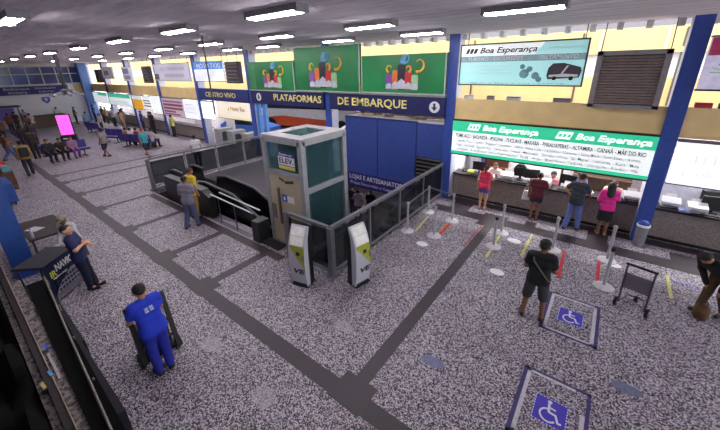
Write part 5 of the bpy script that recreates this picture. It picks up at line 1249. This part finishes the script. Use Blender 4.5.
person('man in grey T-shirt and jeans beside the stairwell edge', -10.0, 4.12, 28, 1.72, 'step', ('phone', 'bent'), (128, 126, 140), 'short', 'pants', (84, 92, 128), skin='tan', res=.02, lean=2, head=(14, 10), detail=True, shoe=(26, 30, 60))
person('person in yellow shirt behind the man in grey at the stairwell', -10.62, 4.55, 10, 1.76, 'stand', ('down', 'bent'), (222, 196, 62), 'short', 'pants', (170, 130, 50), hair=(70, 40, 34), skin='tan', res=.02, lean=6, head=(10, 0))
person('person in white shirt and cap seated behind the ship banner stall', -10.95, 1.42, 215, 1.62, 'stand', ('lap', 'lap'), (208, 204, 206), 'long', 'pants', (190, 186, 190), cap=(150, 140, 116), skin='brown', res=.02, lean=10, head=(14, 10), sit=.46, detail=True)
t = thing('stool', 'low plastic stool under the seated person in white', 'stool', (-10.95, 1.42, 0))
b = MB(); b.cbox((0, 0, .42), (.36, .36, .04)); obj('seat', b, mat((90, 84, 80)), t, bevel=.01)
for sx in (-.14, .14):
    for sy in (-.14, .14):
        b = MB(); b.bar((sx, sy, .41), (sx*1.15, sy*1.15, 0), .04, .04); obj('leg', b, mat((90, 84, 80)), t)
person('person in black jacket bending down at the right edge of the photo', 2.3, 8.25, 130, 1.66, 'step', ('low', 'low'), (24, 24, 28), 'long', 'pants', (84, 62, 40), skin='tan', res=.018, lean=50, head=(10, 0), shoe=(60, 44, 36), wide=1.15, detail=True)
t = thing('backpack', 'brown bag on the floor at the right edge beside the bending person', 'bag', (2.13, 8.0, 0), .4)
b = MB(); b.lathe([(.09, 0), (.12, .04), (.12, .2), (.09, .28), (.04, .31)], n=14); obj('bag_body', b, mat((96, 66, 40), .8, vary=.4), t, True)
b = MB(); b.tube([(-.06, 0, .3), (-.04, 0, .37), (.04, 0, .37), (.06, 0, .3)], .014, 6); obj('handle', b, mat((60, 42, 30)), t)
t = thing('handbag', 'white bag hanging at the left side of the woman in dark red', 'bag', (-1.68, 10.86, 0), .3)
b = MB(); b.xz([(-.10, .62), (.10, .62), (.07, .92), (-.07, .92)], -.05, .05); obj('bag_body', b, mat((206, 200, 200), .7), t, bevel=.015)
b = MB(); b.tube([(-.06, 0, .9), (0, 0, 1.15), (.06, 0, .9)], .012, 6); obj('handle', b, mat((190, 184, 184)), t)
# --- mid distance
M_ = .026
person('person in white shirt and dark trousers behind the far stairwell railing', -16.6, 7.8, 60, 1.66, 'stand', ('bent', 'down'), (224, 222, 228), 'short', 'pants', (34, 34, 40), res=M_, group=None)
person('person in yellow green shirt at the nearest far ticket counter', -26.2, 10.9, 10, 1.66, 'stand', ('counter', 'bent'), (188, 190, 106), 'short', 'pants', (36, 34, 36), res=M_)
person('man in grey T-shirt and dark shorts walking in the middle hall', -23.3, 5.73, 120, 1.72, 'walk', ('down', 'down'), (140, 132, 132), 'short', 'shorts', (40, 38, 70), res=M_, skin='brown')
person('person in teal shirt walking before the crowded blue bench', -21.2, 7.1, -75, 1.68, 'walk', ('down', 'bent'), (70, 160, 176), 'short', 'shorts', (36, 40, 56), res=M_, hair=(70, 40, 36))
bp_, _, _, _ = person('man with black backpack and mustard shirt walking away at left', -22.4, 2.25, 95, 1.74, 'step', ('down', 'down'), (150, 128, 70), 'short', 'pants', (44, 44, 50), res=M_)
t = thing('backpack', 'black backpack worn by the man in the mustard shirt', 'bag', (-22.28, 2.24, 1.0), math.radians(95))
b = MB(); b.cbox((0, -.1, .2), (.32, .16, .46)); obj('bag_body', b, BLACK, t, bevel=.04)
person('person in dark brown clothes standing beyond the man with the backpack', -26.6, 3.2, 100, 1.76, 'stand', ('down', 'bent'), (52, 40, 40), 'long', 'pants', (46, 40, 44), res=M_, skin='brown')
person('person in brown top and blue jeans at the left edge of the hall', -27.2, 2.15, 20, 1.62, 'walk', ('bent', 'down'), (120, 80, 62), 'short', 'pants', (92, 110, 160), res=M_)
person('person in dark clothes seated leftmost on the bench before the pink totem', *seat(-25.0, 4.3, 280, 4, 3), 280, 1.70, 'stand', ('lap', 'lap'), (44, 40, 44), 'long', 'pants', (30, 32, 44), res=M_, sit=.45, lean=10)
person('person in black and olive seated in the middle of the bench before the pink totem', *seat(-25.0, 4.3, 280, 4, 2), 280, 1.66, 'stand', ('lap', 'lap'), (40, 38, 34), 'short', 'pants', (34, 32, 34), res=M_, sit=.45, lean=12)
person('person in pale purple top seated rightmost on the bench before the totem', *seat(-25.0, 4.3, 280, 4, 1), 280, 1.62, 'stand', ('lap', 'lap'), (150, 110, 150), 'short', 'pants', (120, 70, 140), res=M_, sit=.45, lean=6)
# crowded bench
person('person in white shirt seated on the crowded blue bench', *seat(-24.6, 7.9, 20, 5, 1), 20, 1.62, 'stand', ('lap', 'lap'), (216, 214, 218), 'short', 'pants', (40, 42, 90), res=M_, sit=.45)
person('person in orange brown top seated at the left of the crowded bench', *seat(-24.6, 7.9, 20, 5, 0), 20, 1.6, 'stand', ('lap', 'lap'), (150, 104, 70), 'short', 'pants', (50, 44, 50), res=M_, sit=.45, lean=10)
person('person in red shirt seated on the crowded blue bench', *seat(-24.6, 7.9, 20, 5, 2), 20, 1.66, 'stand', ('lap', 'lap'), (170, 44, 52), 'short', 'pants', (44, 40, 44), res=M_, sit=.45, lean=-4)
person('person in dark red cap and shirt beside the teal shirted walker', *seat(-24.6, 7.9, 20, 5, 3), 20, 1.6, 'stand', ('lap', 'lap'), (140, 40, 54), 'short', 'pants', (56, 50, 52), res=M_, sit=.45, cap=(160, 40, 50))
person('person in pale grey top seated at the right of the crowded bench', *seat(-24.6, 7.9, 20, 5, 4), 20, 1.62, 'stand', ('lap', 'lap'), (180, 170, 172), 'short', 'pants', (40, 38, 42), res=M_, sit=.45, lean=10)
# far queue
Q_ = .034
for (x, y, face, h, tp, bc, lab) in (
    (-35.9, 8.1, 60, 1.62, (110, 150, 190), (40, 60, 120), 'person in blue striped top standing far off before the ticket signs'),
    (-41.5, 10.1, 0, 1.70, (50, 80, 150), (40, 44, 60), 'person in blue at the last ticket window by the end wall'),
    (-40.0, 10.4, 10, 1.66, (110, 100, 60), (50, 44, 40), 'person in olive at the last ticket window, second from the left'),
    (-38.6, 10.3, -10, 1.64, (160, 150, 120), (60, 56, 50), 'person in beige standing in the far queue beside a column'),
    (-36.4, 10.2, 10, 1.72, (210, 206, 214), (40, 40, 50), 'person in white at the third far ticket window'),
    (-35.2, 10.6, 0, 1.68, (60, 54, 58), (34, 32, 36), 'person in dark grey at the third far ticket window'),
    (-34.3, 10.2, 20, 1.70, (56, 46, 44), (40, 36, 36), 'person in dark brown in the far queue under the green header'),
    (-33.2, 9.9, 10, 1.72, (196, 160, 130), (150, 130, 120), 'person in peach top in the far queue under the orange sign'),
    (-31.0, 10.6, 0, 1.70, (44, 60, 130), (34, 36, 60), 'person in dark blue under the orange lit sign'),
    (-30.2, 10.9, 0, 1.66, (120, 110, 118), (40, 40, 44), 'person in grey at the window under the dark barred sign'),
    (-29.0, 10.6, 15, 1.74, (34, 32, 36), (30, 30, 34), 'person in black under the blank white far sign'),
    (-35.0, 8.8, 200, 1.4, (190, 180, 176), (60, 50, 50), 'small person in pale clothes standing before the far queue'),
    (-43.0, 7.6, 270, 1.68, (220, 218, 222), (50, 48, 50), 'person in white behind the right end of the olive desk'),
    (-43.1, 5.3, 270, 1.66, (170, 160, 180), (60, 50, 70), 'person in lilac grey behind the left end of the olive desk'),
    (-41.0, 4.4, 80, 1.70, (60, 44, 44), (50, 40, 44), 'person in dark red brown before the flat kiosk canopy'),
    (-40.0, 3.9, 90, 1.70, (110, 60, 58), (44, 40, 46), 'person in rust brown left of the flat kiosk canopy'),
    (-38.5, 5.0, 60, 1.68, (196, 186, 186), (70, 60, 64), 'person in pale grey before the olive desk'),
    (-37.2, 4.6, 100, 1.66, (90, 60, 60), (40, 36, 40), 'person in maroon standing between the totem and the olive desk'),
    (-31.5, 4.0, 120, 1.68, (48, 42, 50), (40, 38, 44), 'person in charcoal standing left of the pink totem'),
    (-41.6, 8.6, 0, 1.64, (60, 90, 90), (40, 40, 46), 'person in dark teal right of the olive desk by the end wall')):
    person(lab, x, y, face, h, 'stand', random.choice([('down', 'bent'), ('bent', 'down'), ('down', 'down')]), tp, 'short', 'pants', bc, res=Q_, skin=random.choice(['tan', 'brown']), head=(random.uniform(0, 15), random.uniform(-20, 20)))
for (x, y, face, tp, lab) in ((-41.8, 2.9, 90, (60, 50, 56), 'person in dark grey at the far left before the canopy kiosk'), (-36.0, 2.9, 80, (100, 70, 70), 'person in dusty red at the far left edge of the hall'),
        (*seat(-34.0, 3.6, 0, 4, 1), 0, (56, 50, 54), 'person in dark clothes seated on the far left bench'), (*seat(-34.0, 3.6, 0, 4, 3), 0, (150, 140, 146), 'person in pale grey seated on the far left bench'), (-30.0, 3.3, 70, (52, 44, 48), 'person in dark clothes walking beyond the man with the backpack')):
    st_ = 'seated' in lab
    person(lab, x, y, face, 1.68, 'stand', ('lap', 'lap') if st_ else ('down', 'bent'), tp, 'short', 'pants', (40, 38, 44), res=Q_, skin='brown', sit=.45 if st_ else None)
# vendors, seated behind the counter
for (x, y, tp, hr, sk, face, lab, cl) in ((-3.0, 12.12, (220, 196, 190), (60, 44, 36), 'tan', 176, 'ticket vendor in pale patterned shirt seated at the left behind the counter', 'office stool under the left ticket vendor'),
        (-1.12, 12.12, (226, 150, 160), (30, 24, 22), 'tan', 170, 'ticket vendor in pink shirt seated behind the middle of the counter', 'office stool under the middle ticket vendor'),
        (.50, 12.12, (228, 176, 178), (60, 50, 46), 'light', 180, 'ticket vendor in pale pink shirt facing the woman in the pink jacket', 'office stool under the right ticket vendor'),
        (-.42, 12.5, (84, 104, 180), (30, 24, 22), 'brown', 185, 'small vendor in blue between the middle and right ticket vendors', 'office stool under the small vendor in blue')):
    person(lab, x, y, face, 1.66, 'stand', ('counter', 'low'), tp, 'short', 'pants', (50, 50, 60), hair=hr, skin=sk, res=.022, head=(14, 0), lean=4, sit=.5)
    t = thing('office_stool', cl, 'stool', (x, y+.04, 0), 0)
    b = MB(); b.lathe([(.2, 0), (.2, .03), (.03, .05), (.03, .44)], n=12); obj('base', b, BLACK, t)
    b = MB(); b.lathe([(.17, .43), (.18, .45), (.17, .48)], n=16); obj('seat', b, mat((40, 40, 46)), t)
# people in the lower passage
person('person in white shirt in the lower passage below the navy banner', -9.75, 12.4, 30, 1.74, 'walk', ('down', 'bent'), (212, 206, 224), 'short', 'pants', (110, 60, 60), res=.022, z0=-3.0)
person('person in dark clothes in the lower passage below the navy banner', -9.15, 12.7, 200, 1.74, 'stand', ('down', 'down'), (40, 36, 60), 'short', 'pants', (34, 32, 44), res=.022, z0=-3.0)
person('person in purple top at left in the lower passage under the banner', -10.35, 12.7, 190, 1.68, 'stand', ('down', 'bent'), (60, 44, 110), 'short', 'pants', (50, 40, 80), res=.024, z0=-3.0)
